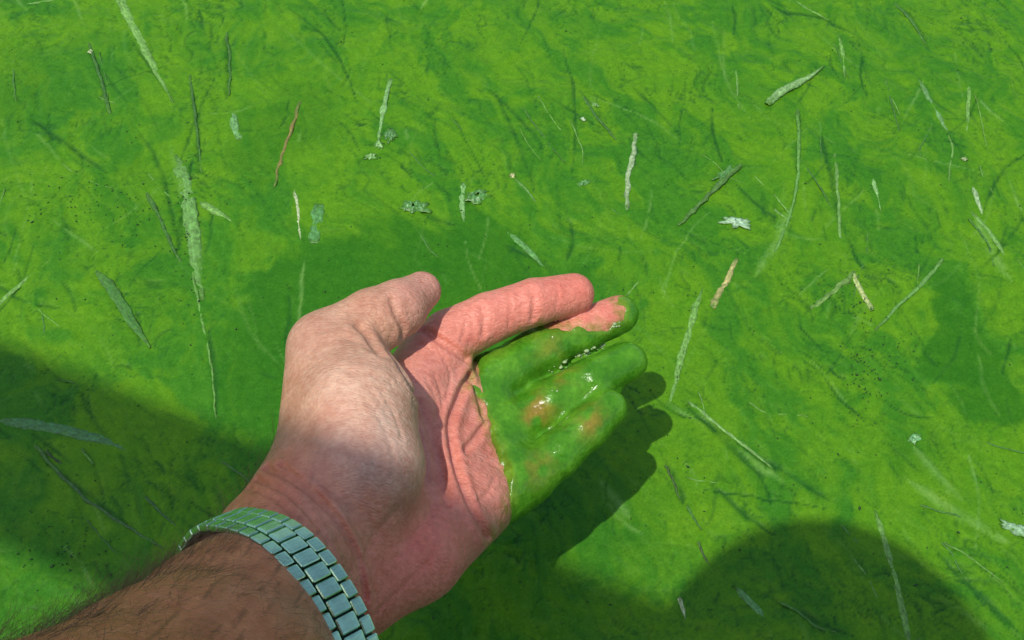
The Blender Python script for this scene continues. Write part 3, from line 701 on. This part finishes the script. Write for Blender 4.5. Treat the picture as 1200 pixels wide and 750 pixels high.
# ------------------------------------------------------------------ made-up unseen pier, its rail added to shade arm and water
def shade_jetty():
    d = A3(0.916, -0.401, 0); nv = A3(0.401, 0.916, 0); rot = math.atan2(d[1], d[0])
    root = empty('shade_jetty', (-0.0, -0.4, 0)); tag(root, 'unseen weathered timber pier, its round rail added to cast the shadow band', 'shade_jetty')
    ro = A3(0, -400, 0)
    M_W = simple_mat('weathered_timber', (0.26, 0.21, 0.16), 0.8, 0, 25)
    def box(name, c, sz):
        me = link_mesh(name, *sz, bev=4); me.materials.clear(); me.materials.append(M_W)
        o = obj(name, me, None, root); o.location = tuple((c - ro) / 1000); o.rotation_euler = (0, 0, rot); return o
    first = None
    for i in range(18):
        s = -1300 + i * 150; c = nv * -560 + d * s + A3(0, 0, 106)
        if first is None: first = box('deck_board', c, (143, 700, 28))
        else:
            o = obj('deck_board', first.data, None, root); o.location = tuple((c - ro) / 1000); o.rotation_euler = (0, 0, rot)
    for k in (-300, -820): box('beam', nv * k + d * -25 + A3(0, 0, 52), (2600, 80, 79.5))
    def cyl(name, a, b, r):
        bm = bmesh.new(); bmesh.ops.create_cone(bm, cap_ends=True, segments=24, radius1=r, radius2=r * 0.97, depth=float(np.linalg.norm(b - a)) / 1000)
        for v in bm.verts: v.co.x += 0.002 * math.sin(v.co.z * 9)
        me = bpy.data.meshes.new(name); bm.to_mesh(me); bm.free()
        o = obj(name, me, M_W, root); o.location = tuple(((a + b) / 2 - ro) / 1000); o.rotation_euler = Vector(b - a).to_track_quat('Z', 'Y').to_euler(); return o
    RZ = 1300; rail_n = RAIL_N - 0.4035 * RZ
    cyl('shadow_rail', nv * rail_n + d * -1250 + A3(0, 0, RZ), nv * rail_n + d * 1250 + A3(0, 0, RZ), 0.041)
    for s in (-1150, 1150):
        cyl('post', nv * rail_n + d * s + A3(0, 0, -300), nv * rail_n + d * s + A3(0, 0, RZ), 0.04)
        cyl('post', nv * -820 + d * s + A3(0, 0, -300), nv * -820 + d * s + A3(0, 0, 60), 0.05)
RAIL_N = 188.5
shade_jetty()

# ------------------------------------------------------------------ plant litter afloat on the mat
MAT = np.array([0.075, 0.225, 0.013])
def paint(rgb, across, along, cover, seed):
    """fibre stripes along the piece, scum grown over its ends and edges"""
    st = noise2(across * 3.1 + seed, along * 2.5, seed) * 0.5 + noise2(across * 7 + seed, along * 5, seed + 1) * 0.35
    c = np.array(rgb) * (1 + 0.8 * np.clip(st, -0.8, 0.9))[:, None]
    cv = np.clip(cover + 0.55 * noise2(along * 6 + seed, across * 1.5, seed + 2), 0, 1)
    return c + (MAT * (0.75 + 0.5 * np.clip(st, -.5, .5))[:, None] - c) * cv[:, None]
def ribbon(pts, w, fold=0.25, thick=0.35, lift=-0.3, curl=0.0, seed=0, tip0=0.25, tip1=0.15, rgb=(0, 0, 0)):
    """blade of grass or reed: folded strip with thickness, tapering to both ends (mm)"""
    P_ = smooth_path([at(x, y)[:2] for x, y in pts], 16); n = len(P_); NA = 9
    tg = np.gradient(P_, axis=0); tg /= np.linalg.norm(tg, axis=1, keepdims=True); nr = np.stack([-tg[:, 1], tg[:, 0]], 1)
    t = np.linspace(0, 1, n); ln = np.linalg.norm(np.diff(P_, axis=0), axis=1).sum()
    P_ = P_ + nr * (0.35 * noise2(t * ln / 9, t * 0 + 1, seed))[:, None]
    ww = w * np.clip(np.minimum(tip0 + 5 * t, tip1 + 2.2 * (1 - t)), 0, 1)
    z = lift + 0.45 * noise2(t * ln / 12, t * 0 + 3, seed) + curl * (2 * t - 1) ** 2
    cs = np.linspace(-1, 1, NA); prof = (1 - np.abs(cs) ** 1.6) * 0.55 * fold * w + 0.10 * w * fold * np.cos(cs * 9)
    V_, ac_, al_ = [], [], []
    for side in (1, -1):
        for i in range(n):
            wl = ww[i] * (1 + 0.25 * float(noise2(t[i] * ln / 4, 2.2, seed)) + 0.12 * float(noise2(t[i] * ln / 1.5, 7.2, seed))); wr = ww[i] * (1 + 0.25 * float(noise2(t[i] * ln / 4, 5.7, seed)))
            for k in range(NA):
                c2 = P_[i] + nr[i] * cs[k] * (wl if cs[k] < 0 else wr) * 0.5
                V_.append((c2[0], c2[1], z[i] + prof[k] * ww[i] / w + side * thick * 0.5 * (1 - 0.6 * abs(cs[k])))); ac_.append(cs[k]); al_.append(t[i])
    F_ = []; B_ = n * NA
    for i in range(n - 1):
        for k in range(NA - 1):
            a = i * NA + k; F_.append((a, a + 1, a + NA + 1, a + NA)); F_.append((B_ + a, B_ + a + NA, B_ + a + NA + 1, B_ + a + 1))
        for k in (0, NA - 1):
            a = i * NA + k; q = (a, a + NA, B_ + a + NA, B_ + a); F_.append(q if k == 0 else q[::-1])
    for i in (0, n - 1):
        for k in range(NA - 1):
            a = i * NA + k; q = (a, B_ + a, B_ + a + 1, a + 1); F_.append(q if i == 0 else q[::-1])
    ac_ = np.array(ac_); al_ = np.array(al_)
    cover = 0.32 + 0.75 * np.abs(2 * al_ - 1) ** 5 + 0.3 * np.abs(ac_) ** 3
    return np.array(V_), F_, paint(rgb, ac_, al_ * ln / 10, cover, seed)
def stem(pts, r, lift=-0.1, seed=0, taper=0.6, wob=0.0, knots=0, rgb=(0, 0, 0)):
    P2 = smooth_path([at(x, y)[:2] for x, y in pts], 16); n = len(P2); t = np.linspace(0, 1, n)
    tg = np.gradient(P2, axis=0); tg /= np.linalg.norm(tg, axis=1, keepdims=True); nr = np.stack([-tg[:, 1], tg[:, 0]], 1)
    ln = np.linalg.norm(np.diff(P2, axis=0), axis=1).sum()
    P2 = P2 + nr * (wob * noise2(t * 7, t * 0, seed) + 0.4 * noise2(t * ln / 7, t * 0 + 2, seed))[:, None]
    rad = r * (1 - (1 - taper) * t) * (1 + 0.45 * noise2(t * ln / 3, t * 0 + 5, seed)); rad[0] *= 0.5; rad[-1] *= 0.3
    for k in range(knots):
        rad = rad * (1 + 0.45 * np.exp(-((t - (k + 0.7) / (knots + 0.4)) * n / 3.0) ** 2))
    z = lift + 0.5 * noise2(t * ln / 14, t * 0 + 9, seed); V_, ac_, al_ = [], [], []; S_ = 8
    for i in range(n):
        for k in range(S_):
            an = 2 * math.pi * k / S_; c2 = P2[i] + nr[i] * math.cos(an) * rad[i]; V_.append((c2[0], c2[1], z[i] + math.sin(an) * rad[i] * 0.6)); ac_.append(math.cos(an)); al_.append(t[i])
    F_ = []
    for i in range(n - 1):
        for k in range(S_):
            a = i * S_ + k; b = i * S_ + (k + 1) % S_; F_.append((a, a + S_, b + S_, b))
    ac_ = np.array(ac_); al_ = np.array(al_)
    return np.array(V_), F_, paint(rgb, ac_, al_ * ln / 10, 0.35 + 0.65 * np.abs(2 * al_ - 1) ** 4, seed)
def flake(x, y, rx, ry, ang, seed, h=1.2, thick=0.5, hole=False, rgb=(0, 0, 0)):
    """scrap of drowned leaf or foam: an uneven crumpled sheet"""
    c = at(x, y)[:2]; nr_, na = 7, 28; V_, q_, th_ = [], [], []; a = math.radians(ang)
    for side in (1, -1):
        for i in range(nr_ + 1):
            for k in range(na):
                th = 2 * math.pi * k / na; q = (i + (1.6 if hole else 0)) / (nr_ + (1.6 if hole else 0))
                rag = 1 + (0.7 * float(noise2(math.cos(th) * 1.6 + seed, math.sin(th) * 1.6, seed)) + 0.55 * float(noise2(math.cos(th) * 4, math.sin(th) * 4 + seed, seed))) * q
                u = math.cos(th) * rx * q * rag; v = math.sin(th) * ry * q * rag
                zz = h * (0.4 + 1.0 * float(noise2(u / 1.6 + 7, v / 1.6, seed))) * (1 - 0.75 * q ** 3)
                V_.append((c[0] + u * math.cos(a) - v * math.sin(a), c[1] + u * math.sin(a) + v * math.cos(a), zz + 0.1 + side * thick * 0.5 * (1 - 0.8 * q))); q_.append(q); th_.append(th)
    F_ = []; B_ = (nr_ + 1) * na
    for i in range(nr_):
        for k in range(na):
            p = i * na + k; q = i * na + (k + 1) % na; F_.append((p, p + na, q + na, q)); F_.append((B_ + p, B_ + q, B_ + q + na, B_ + p + na))
    for k in range(na):
        p = nr_ * na + k; q = nr_ * na + (k + 1) % na; F_.append((p, B_ + p, B_ + q, q))
        if hole: F_.append((k, (k + 1) % na, B_ + (k + 1) % na, B_ + k))
    V_ = np.array(V_)
    return V_, F_, paint(rgb, V_[:, 0] / 2.5, V_[:, 1] / 6, 0.3 + 0.75 * np.array(q_) ** 3, seed)
def litter(name, vf, label, cat):
    v, f, col = vf; c = v.mean(0); c[2] = 0
    me = mesh_np(name, v - c, f); set_col(me, 'Col', np.clip(col, 0.004, 0.8))
    o = obj(name, me, M_WETL if cat in ('foam', 'leaf film') else M_LITTER); o.location = tuple(c / 1000); tag(o, label, cat); return o
M_LITTER = litter_mat('plant_litter', 0.68); M_WETL = litter_mat('wet_film', 0.3)
PALEG = (0.18, 0.385, 0.075); GREENB = (0.13, 0.32, 0.05); WHT = (0.54, 0.62, 0.34); STRAW = (0.50, 0.42, 0.16); BRN = (0.20, 0.15, 0.05); DKG = (0.026, 0.11, 0.014); FOAM = (0.25, 0.48, 0.16); TEAL = (0.10, 0.29, 0.085)
B, S, K = ribbon, stem, flake
LITTER = [
 ('floating_reed', B([(134, -14), (150, 18), (172, 62), (203, 120)], 5.6, seed=1, tip0=1, rgb=PALEG), 'broad pale green reed blade with a blunt end, dark slit along one edge', 'reed'),
 ('floating_reed', B([(205, 182), (216, 215), (224, 262), (230, 310), (238, 352)], 7.6, 0.10, lift=-0.1, seed=2, tip0=.4, tip1=.2, rgb=(0.14, 0.33, 0.07)), 'wide rotting reed leaf with dark speckles, longest blade above the thumb side', 'reed'),
 ('floating_stalk', S([(222, 300), (236, 372), (247, 425), (253, 492)], 0.8, seed=3, rgb=GREENB), 'thin stem curving down from the wide rotting reed leaf into the shadow', 'stem'),
 ('floating_grass', B([(234, 236), (252, 247), (276, 263)], 4.2, 0.35, seed=4, rgb=PALEG), 'short pale stub of reed beside the wide rotting leaf', 'grass'),
 ('floating_straw', B([(345, 221), (349, 250), (353, 284)], 2.4, 0.3, seed=5, rgb=WHT), 'short shiny white sliver beside a glassy strip of film', 'straw'),
 ('floating_film', B([(374, 239), (370, 262), (367, 285)], 6.5, 0.1, seed=6, tip0=.8, tip1=.8, rgb=TEAL), 'glassy greyish strip of leaf film beside the shiny white sliver', 'leaf film'),
 ('floating_twig', S([(352, 118), (344, 145), (334, 170), (327, 195), (322, 220)], 1.0, seed=7, wob=1.2, knots=2, rgb=(0.26, 0.17, 0.05)), 'slender brown twig with a dark knot, standing alone in green scum', 'twig'),
 ('floating_grass', B([(-12, 366), (20, 336), (62, 301)], 2.6, 0.3, seed=8, tip0=1, rgb=PALEG), 'straight pale grass blade just above the shadow band', 'grass'),
 ('floating_stalk', S([(458, 92), (452, 118), (447, 142), (444, 166)], 1.6, seed=9, knots=1, rgb=FOAM), 'pale frothy stalk ending at a cluster of bubbly foam scraps', 'stalk'),
 ('floating_scrap', K(457, 160, 3.4, 4.2, 20, 10, 2.4, rgb=(0.10, 0.26, 0.09)), 'curled dark green foam scrap at the foot of the frothy stalk', 'foam'),
 ('floating_scrap', K(444, 170, 2.6, 2.2, 0, 11, 2.0, rgb=FOAM), 'pale foam scrap between two others at the foot of the frothy stalk', 'foam'),
 ('floating_scrap', K(434, 184, 3.2, 2.0, 15, 12, 1.6, rgb=FOAM), 'pale flat foam scrap lowest in the cluster under the frothy stalk', 'foam'),
 ('floating_film', K(486, 243, 6.5, 4.2, -10, 13, 2.6, 0.4, True, rgb=TEAL), 'crumpled ring-shaped scrap of leaf film with an open middle', 'leaf film'),
 ('floating_film', B([(543, 214), (541, 235), (544, 262)], 3.4, 0.25, seed=14, tip0=.6, rgb=FOAM), 'upright pale strip of film joined to a wrinkled scrap above the fingers', 'leaf film'),
 ('floating_film', K(559, 230, 6.5, 4.5, 20, 15, 2.2, 0.4, True, rgb=TEAL), 'wrinkled greyish film scrap touching the upright pale strip', 'leaf film'),
 ('floating_straw', S([(746, 156), (742, 178), (738, 200), (735, 225), (733, 248)], 1.7, seed=16, wob=1.3, rgb=(0.40, 0.52, 0.28)), 'frayed whitish straw, fluffy along its length, pointing at the fingertips', 'straw'),
 ('floating_stick', S([(868, 193), (838, 222), (815, 246), (794, 265)], 1.4, 0.7, seed=17, wob=1.0, knots=2, rgb=(0.07, 0.16, 0.035)), 'dark stick with a pale leafy end and bent tip', 'stick'),
 ('floating_film', K(852, 203, 6.5, 2.8, 42, 18, 1.3, 0.4, rgb=TEAL), 'pale leafy scrap wrapped round the end of the dark stick', 'leaf film'),
 ('floating_leaf', B([(898, 124), (915, 109), (938, 97), (966, 79)], 4.8, 0.5, 0.5, 0.9, seed=19, tip0=.6, rgb=(0.26, 0.46, 0.17)), 'thick pale green leaf rolled lengthwise, slightly bent, with shadow on one side', 'leaf'),
 ('floating_scrap', K(864, 261, 8.0, 3.6, -10, 20, 1.8, rgb=(0.42, 0.62, 0.42)), 'large ragged patch of whitish foam, brightest spot on the scum', 'foam'),
 ('floating_straw', S([(864, 302), (852, 328), (842, 345), (834, 361)], 1.2, seed=21, taper=1.5, rgb=STRAW), 'yellow brown straw thicker at its blunt end', 'straw'),
 ('floating_reed', B([(824, 336), (812, 370), (802, 405), (792, 445), (779, 497)], 3.6, 0.3, seed=22, rgb=PALEG), 'long narrow pale reed touching the shadow of the fingertips', 'reed'),
 ('floating_straw', B([(999, 319), (1009, 340), (1023, 364)], 2.8, 0.4, seed=23, tip0=.8, tip1=.8, rgb=(0.52, 0.58, 0.22)), 'short bright yellowish straw leaning away from a mossy stalk', 'straw'),
 ('floating_stalk', S([(1002, 318), (985, 335), (962, 353), (950, 362)], 1.5, seed=24, wob=1.4, knots=2, rgb=(0.16, 0.30, 0.06)), 'mossy stalk meeting the short bright yellowish straw at its top', 'stalk'),
 ('floating_stalk', S([(1105, 303), (1085, 328), (1055, 356), (1025, 388)], 1.1, seed=25, rgb=(0.14, 0.34, 0.07)), 'straight green reed stem lying beside the darkest smooth patch of water', 'stem'),
 ('floating_grass', B([(1136, 88), (1135, 120), (1132, 164)], 2.4, 0.3, seed=26, rgb=PALEG), 'upright pale grass blade next to a tilted furrowed one', 'grass'),
 ('floating_grass', B([(1077, 92), (1090, 118), (1104, 142), (1114, 160)], 3.0, 0.4, seed=27, rgb=(0.13, 0.30, 0.10)), 'tilted furrowed grass blade with dark spots beside the upright pale one', 'grass'),
 ('floating_grass', B([(983, 42), (988, 65), (990, 92)], 2.4, 0.3, seed=28, rgb=PALEG), 'small pale grass blade above the rolled leaf', 'grass'),
 ('floating_grass', S([(936, 128), (935, 180), (932, 225), (912, 288), (884, 328)], 1.0, seed=29, wob=.6, rgb=(0.13, 0.33, 0.06)), 'very long thin grass strand bending sharply past the foam patch', 'grass'),
 ('floating_grass', S([(978, 176), (982, 225), (984, 268), (992, 302)], 1.0, seed=30, wob=.6, rgb=(0.17, 0.36, 0.08)), 'long thin pale strand running down to the short yellowish straw', 'grass'),
 ('floating_grass', B([(1140, 218), (1146, 236), (1153, 254)], 2.6, 0.4, seed=31, rgb=(0.36, 0.52, 0.26)), 'small bright sliver of grass above a longer arching blade', 'grass'),
 ('floating_grass', B([(1136, 246), (1158, 270), (1170, 286), (1180, 306)], 2.8, 0.3, seed=32, rgb=(0.17, 0.36, 0.08)), 'arching green blade below the small bright sliver', 'grass'),
 ('floating_grass', B([(1022, 206), (1027, 225), (1033, 248)], 2.8, 0.4, seed=33, rgb=FOAM), 'short pale blade in a dark green smudge', 'grass'),
 ('floating_stalk', S([(806, 470), (850, 505), (905, 548)], 1.0, seed=34, rgb=(0.20, 0.40, 0.10)), 'straight pale stem right of the shadow of the fingertips', 'stem'),
 ('floating_stalk', B([(1026, 598), (1040, 645), (1052, 690), (1068, 765)], 3.0, 0.3, seed=35, tip1=.8, rgb=PALEG), 'long pale stem lying across the rounded head shadow', 'stem'),
 ('floating_stalk', B([(862, 688), (885, 712), (912, 744)], 3.2, 0.2, seed=36, rgb=TEAL), 'speckled greyish stem inside the rounded head shadow', 'stem'),
 ('floating_straw', B([(796, 698), (800, 712), (803, 726)], 2.4, 0.35, seed=37, rgb=WHT), 'small white sliver at the edge of the rounded head shadow', 'straw'),
 ('floating_leaf', K(1190, 620, 6.5, 2.6, -25, 38, 1.4, rgb=(0.34, 0.55, 0.34)), 'whitish green leaf scrap beyond the rounded head shadow', 'leaf'),
 ('floating_leaf', B([(-10, 492), (30, 496), (75, 504), (120, 516), (155, 530)], 5.5, 0.15, seed=39, tip0=1, rgb=(0.065, 0.21, 0.07)), 'long dark leaf with a pale bluish half lying in the shadow band', 'leaf'),
 ('floating_twig', S([(53, 528), (62, 536), (73, 544)], 0.8, seed=40, rgb=(0.02, 0.03, 0.015)), 'tiny black twig below the long dark leaf', 'twig'),
 ('floating_stalk', S([(40, 522), (85, 570), (140, 612), (192, 642)], 0.9, seed=41, wob=.8, rgb=(0.04, 0.11, 0.03)), 'long dark stem in the shadow band pointing at the watch bracelet', 'stem'),
 ('floating_stalk', S([(156, 566), (180, 592), (206, 616)], 0.7, seed=42, rgb=(0.035, 0.10, 0.03)), 'short dark stem in the shadow band nearest the watch bracelet', 'stem'),
 ('floating_grass', S([(733, 346), (741, 338), (750, 329)], 0.7, seed=43, rgb=PALEG), 'tiny pale grass strand off the tip of the middle finger', 'grass'),
 ('floating_film', B([(594, 270), (618, 292), (640, 315)], 3.0, 0.15, seed=44, rgb=(0.13, 0.33, 0.09)), 'see-through greenish blade just above the pink index finger', 'leaf film'),
 ('floating_scrap', K(683, 140, 1.8, 1.6, 0, 45, 1.6, rgb=(0.55, 0.68, 0.45)), 'round bright foam fleck, lower of two near a dark stem', 'foam'),
 ('floating_scrap', K(697, 123, 2.6, 1.4, -40, 46, 1.2, rgb=FOAM), 'elongated pale foam fleck, upper of two near a dark stem', 'foam'),
 ('floating_stalk', S([(683, 112), (700, 138), (722, 164)], 1.2, seed=47, rgb=DKG), 'dark green stem passing between the two foam flecks', 'stem'),
 ('floating_stalk', S([(104, 50), (112, 74), (121, 102), (129, 134)], 0.8, seed=48, taper=1.4, rgb=DKG), 'thin dark stalk with a white speck at its head', 'stalk'),
 ('floating_scrap', K(106, 61, 1.4, 1.8, 0, 49, 1.2, rgb=WHT), 'white speck on the head of a thin dark stalk', 'foam'),
 ('floating_stalk', S([(222, 88), (228, 130), (233, 170), (236, 202)], 0.9, seed=50, wob=.7, rgb=DKG), 'dark upright stem right of the broad pale reed blade', 'stem'),
 ('floating_stalk', S([(266, 38), (269, 75), (268, 112)], 1.0, seed=51, wob=1.0, rgb=DKG), 'dark stem leading down to a pale half-sunk leaf end', 'stem'),
 ('floating_leaf', B([(271, 128), (275, 148), (281, 164)], 4.6, 0.2, seed=52, tip0=.4, tip1=.8, rgb=(0.15, 0.36, 0.12)), 'pale half-sunk leaf end below a dark stem', 'leaf'),
 ('floating_fleck', K(600, 207, 2.2, 1.8, 30, 53, 1.4, rgb=(0.50, 0.48, 0.22)), 'yellowish fleck at the head of a slanting green stem', 'fleck'),
 ('floating_stalk', S([(603, 210), (616, 222), (628, 236)], 0.9, seed=54, rgb=(0.12, 0.28, 0.06)), 'short slanting green stem hanging from the yellowish fleck', 'stem'),
 ('floating_film', K(684, 215, 3.6, 1.8, 35, 55, 1.4, rgb=TEAL), 'small greyish film scrap left of the frayed whitish straw', 'leaf film'),
 ('floating_leaf', B([(113, 318), (135, 345), (155, 378), (176, 408)], 5.2, 0.1, 0.3, 0.5, seed=56, rgb=(0.035, 0.15, 0.02)), 'dark green sunken leaf left of the wide rotting reed', 'leaf'),
 ('floating_stalk', S([(172, 226), (188, 256), (200, 285), (212, 308)], 1.2, seed=57, rgb=DKG), 'dark stem touching the side of the wide rotting reed', 'stem'),
 ('floating_stalk', S([(780, 545), (788, 562), (797, 585)], 0.7, seed=58, wob=.5, rgb=(0.03, 0.05, 0.015)), 'thin blackish stem bit below the shadow of the fingertips', 'stem'),
 ('floating_stalk', S([(818, 635), (824, 650), (832, 662)], 0.7, seed=59, rgb=(0.03, 0.05, 0.015)), 'thin blackish stem bit touching the rounded head shadow', 'stem'),
 ('floating_grass', B([(-6, 9), (30, 5), (75, -2)], 2.2, 0.2, seed=60, rgb=PALEG), 'pale grass edge lying level beside the broad pale reed blade', 'grass'),
 ('floating_grass', S([(1048, 4), (1066, 22), (1085, 52)], 0.9, seed=61, rgb=(0.04, 0.15, 0.03)), 'dark curved grass strand far above the darkest smooth patch', 'grass'),
 ('floating_scrap', K(1072, 515, 4.0, 2.2, 30, 62, 1.0, rgb=(0.20, 0.48, 0.20)), 'faint greenish foam scrap below the darkest smooth patch', 'foam'),
 ('floating_scrap', K(1130, 187, 1.6, 1.4, 0, 63, 1.3, rgb=(0.45, 0.5, 0.25)), 'pale fleck under the upright pale grass blade', 'foam'),
]
for name, vf, lab, cat in LITTER: litter(name, vf, lab, cat)

def strands():
    """thin grass strands half sunk in the scum, alike but for their place"""
    rs = random.Random(21)
    zones = [(850, 1200, 0, 330, 18, 75), (780, 1180, 440, 640, 9, 42), (400, 860, 105, 300, 9, 60), (0, 330, 0, 380, 8, 65), (0, 260, 440, 620, 4, 40), (840, 1150, 640, 750, 3, 50)]
    marks = [((170, 60), 'broad pale reed blade'), ((222, 270), 'wide rotting reed leaf'), ((365, 255), 'glassy strip of film'), ((335, 170), 'brown twig'), ((447, 150), 'frothy stalk'), ((490, 243), 'ring-shaped film scrap'),
             ((553, 235), 'upright pale film strip'), ((740, 195), 'frayed whitish straw'), ((690, 130), 'two foam flecks'), ((830, 230), 'dark stick'), ((930, 100), 'rolled leaf'), ((864, 261), 'whitish foam patch'), ((848, 335), 'yellow brown straw'),
             ((1005, 340), 'mossy stalk'), ((1065, 345), 'straight reed stem'), ((1134, 125), 'upright pale blade'), ((1095, 125), 'furrowed blade'), ((987, 66), 'small pale blade'), ((1158, 270), 'arching green blade'), ((1028, 225), 'blade in the dark smudge'),
             ((800, 420), 'long narrow reed'), ((855, 510), 'straight pale stem'), ((1072, 515), 'faint foam scrap'), ((1190, 620), 'whitish leaf scrap'), ((1045, 680), 'stem across the head shadow'), ((887, 715), 'speckled stem in shadow'),
             ((70, 505), 'long dark leaf in shadow'), ((120, 600), 'long dark stem in shadow'), ((145, 365), 'dark sunken leaf'), ((30, 335), 'straight pale grass blade'), ((115, 95), 'stalk with a white speck'), ((268, 80), 'dark upright stem')]
    i = 0
    for x0, x1, y0, y1, n, am in zones:
        for _ in range(n):
            x = rs.uniform(x0, x1); y = rs.uniform(y0, y1); a = math.radians(rs.gauss(am, 24)); ln = rs.uniform(22, 85); b = a + rs.gauss(0, 0.16); c = b + rs.gauss(0, 0.16)
            p1 = (x + math.cos(a) * ln / 3, y + math.sin(a) * ln / 3); p2 = (p1[0] + math.cos(b) * ln / 3, p1[1] + math.sin(b) * ln / 3); p3 = (p2[0] + math.cos(c) * ln / 3, p2[1] + math.sin(c) * ln / 3)
            rgb = rs.choice([(0.11, 0.29, 0.03), (0.15, 0.34, 0.06), (0.035, 0.13, 0.02), (0.04, 0.16, 0.02)]); i += 1
            look = {0.11: 'green', 0.15: 'pale green', 0.035: 'blackish green', 0.04: 'dark green'}[rgb[0]]
            near = min(marks, key=lambda q: (q[0][0] - p1[0]) ** 2 + (q[0][1] - p1[1]) ** 2)[1]
            o = litter('floating_strand', stem([(x, y), p1, p2, p3], rs.uniform(0.35, 0.75), -0.05, seed=200 + i, wob=0.2, rgb=rgb), '%s thin %s grass strand half sunk by the %s' % ('long' if ln > 52 else 'short', look, near), 'grass strand'); o['group'] = 'thin strands sunk in the scum'
strands()
def grit():
    """dark grains and crumbs caught in the scum"""
    vs, fs, b = [], [], 0; rs = np.random.default_rng(11)
    spots = [(130, 250, 55, 25, 90), (100, 232, 40, 16, 40), (222, 265, 7, 48, 110), (1010, 385, 10, 30, 50), (1030, 425, 26, 16, 60), (1010, 460, 10, 28, 40), (65, 645, 30, 16, 50), (985, 345, 22, 12, 30)]
    pts = [(rs.normal(x, sx), rs.normal(y, sy)) for x, y, sx, sy, n in spots for _ in range(n)] + [(rs.uniform(0, 1200), rs.uniform(0, 750)) for _ in range(420)]
    for x, y in pts:
        c = at(x, y); r = rs.uniform(0.15, 0.42) * (1.7 if rs.random() < 0.06 else 1); a = rs.uniform(0, 6.28); el = rs.uniform(1, 2.2)
        q = np.array([[el, 0, 0], [0, 1, 0], [-el, 0, 0], [0, -1, 0], [0, 0, 0.8], [0, 0, -0.8]]) * r
        m = np.array([[math.cos(a), -math.sin(a), 0], [math.sin(a), math.cos(a), 0], [0, 0, 1]])
        vs.append(q @ m.T + c + [0, 0, 0.35]); fs += [(b + i, b + (i + 1) % 4, b + 4) for i in range(4)] + [(b + (i + 1) % 4, b + i, b + 5) for i in range(4)]; b += 6
    o = obj('algae_grit', mesh_np('algae_grit', np.vstack(vs), fs, False), simple_mat('grit', (0.016, 0.05, 0.012), 0.7, 0, 200))
    tag(o, 'dark crumbs and grains scattered through the green scum', 'grit', kind='stuff')
grit()
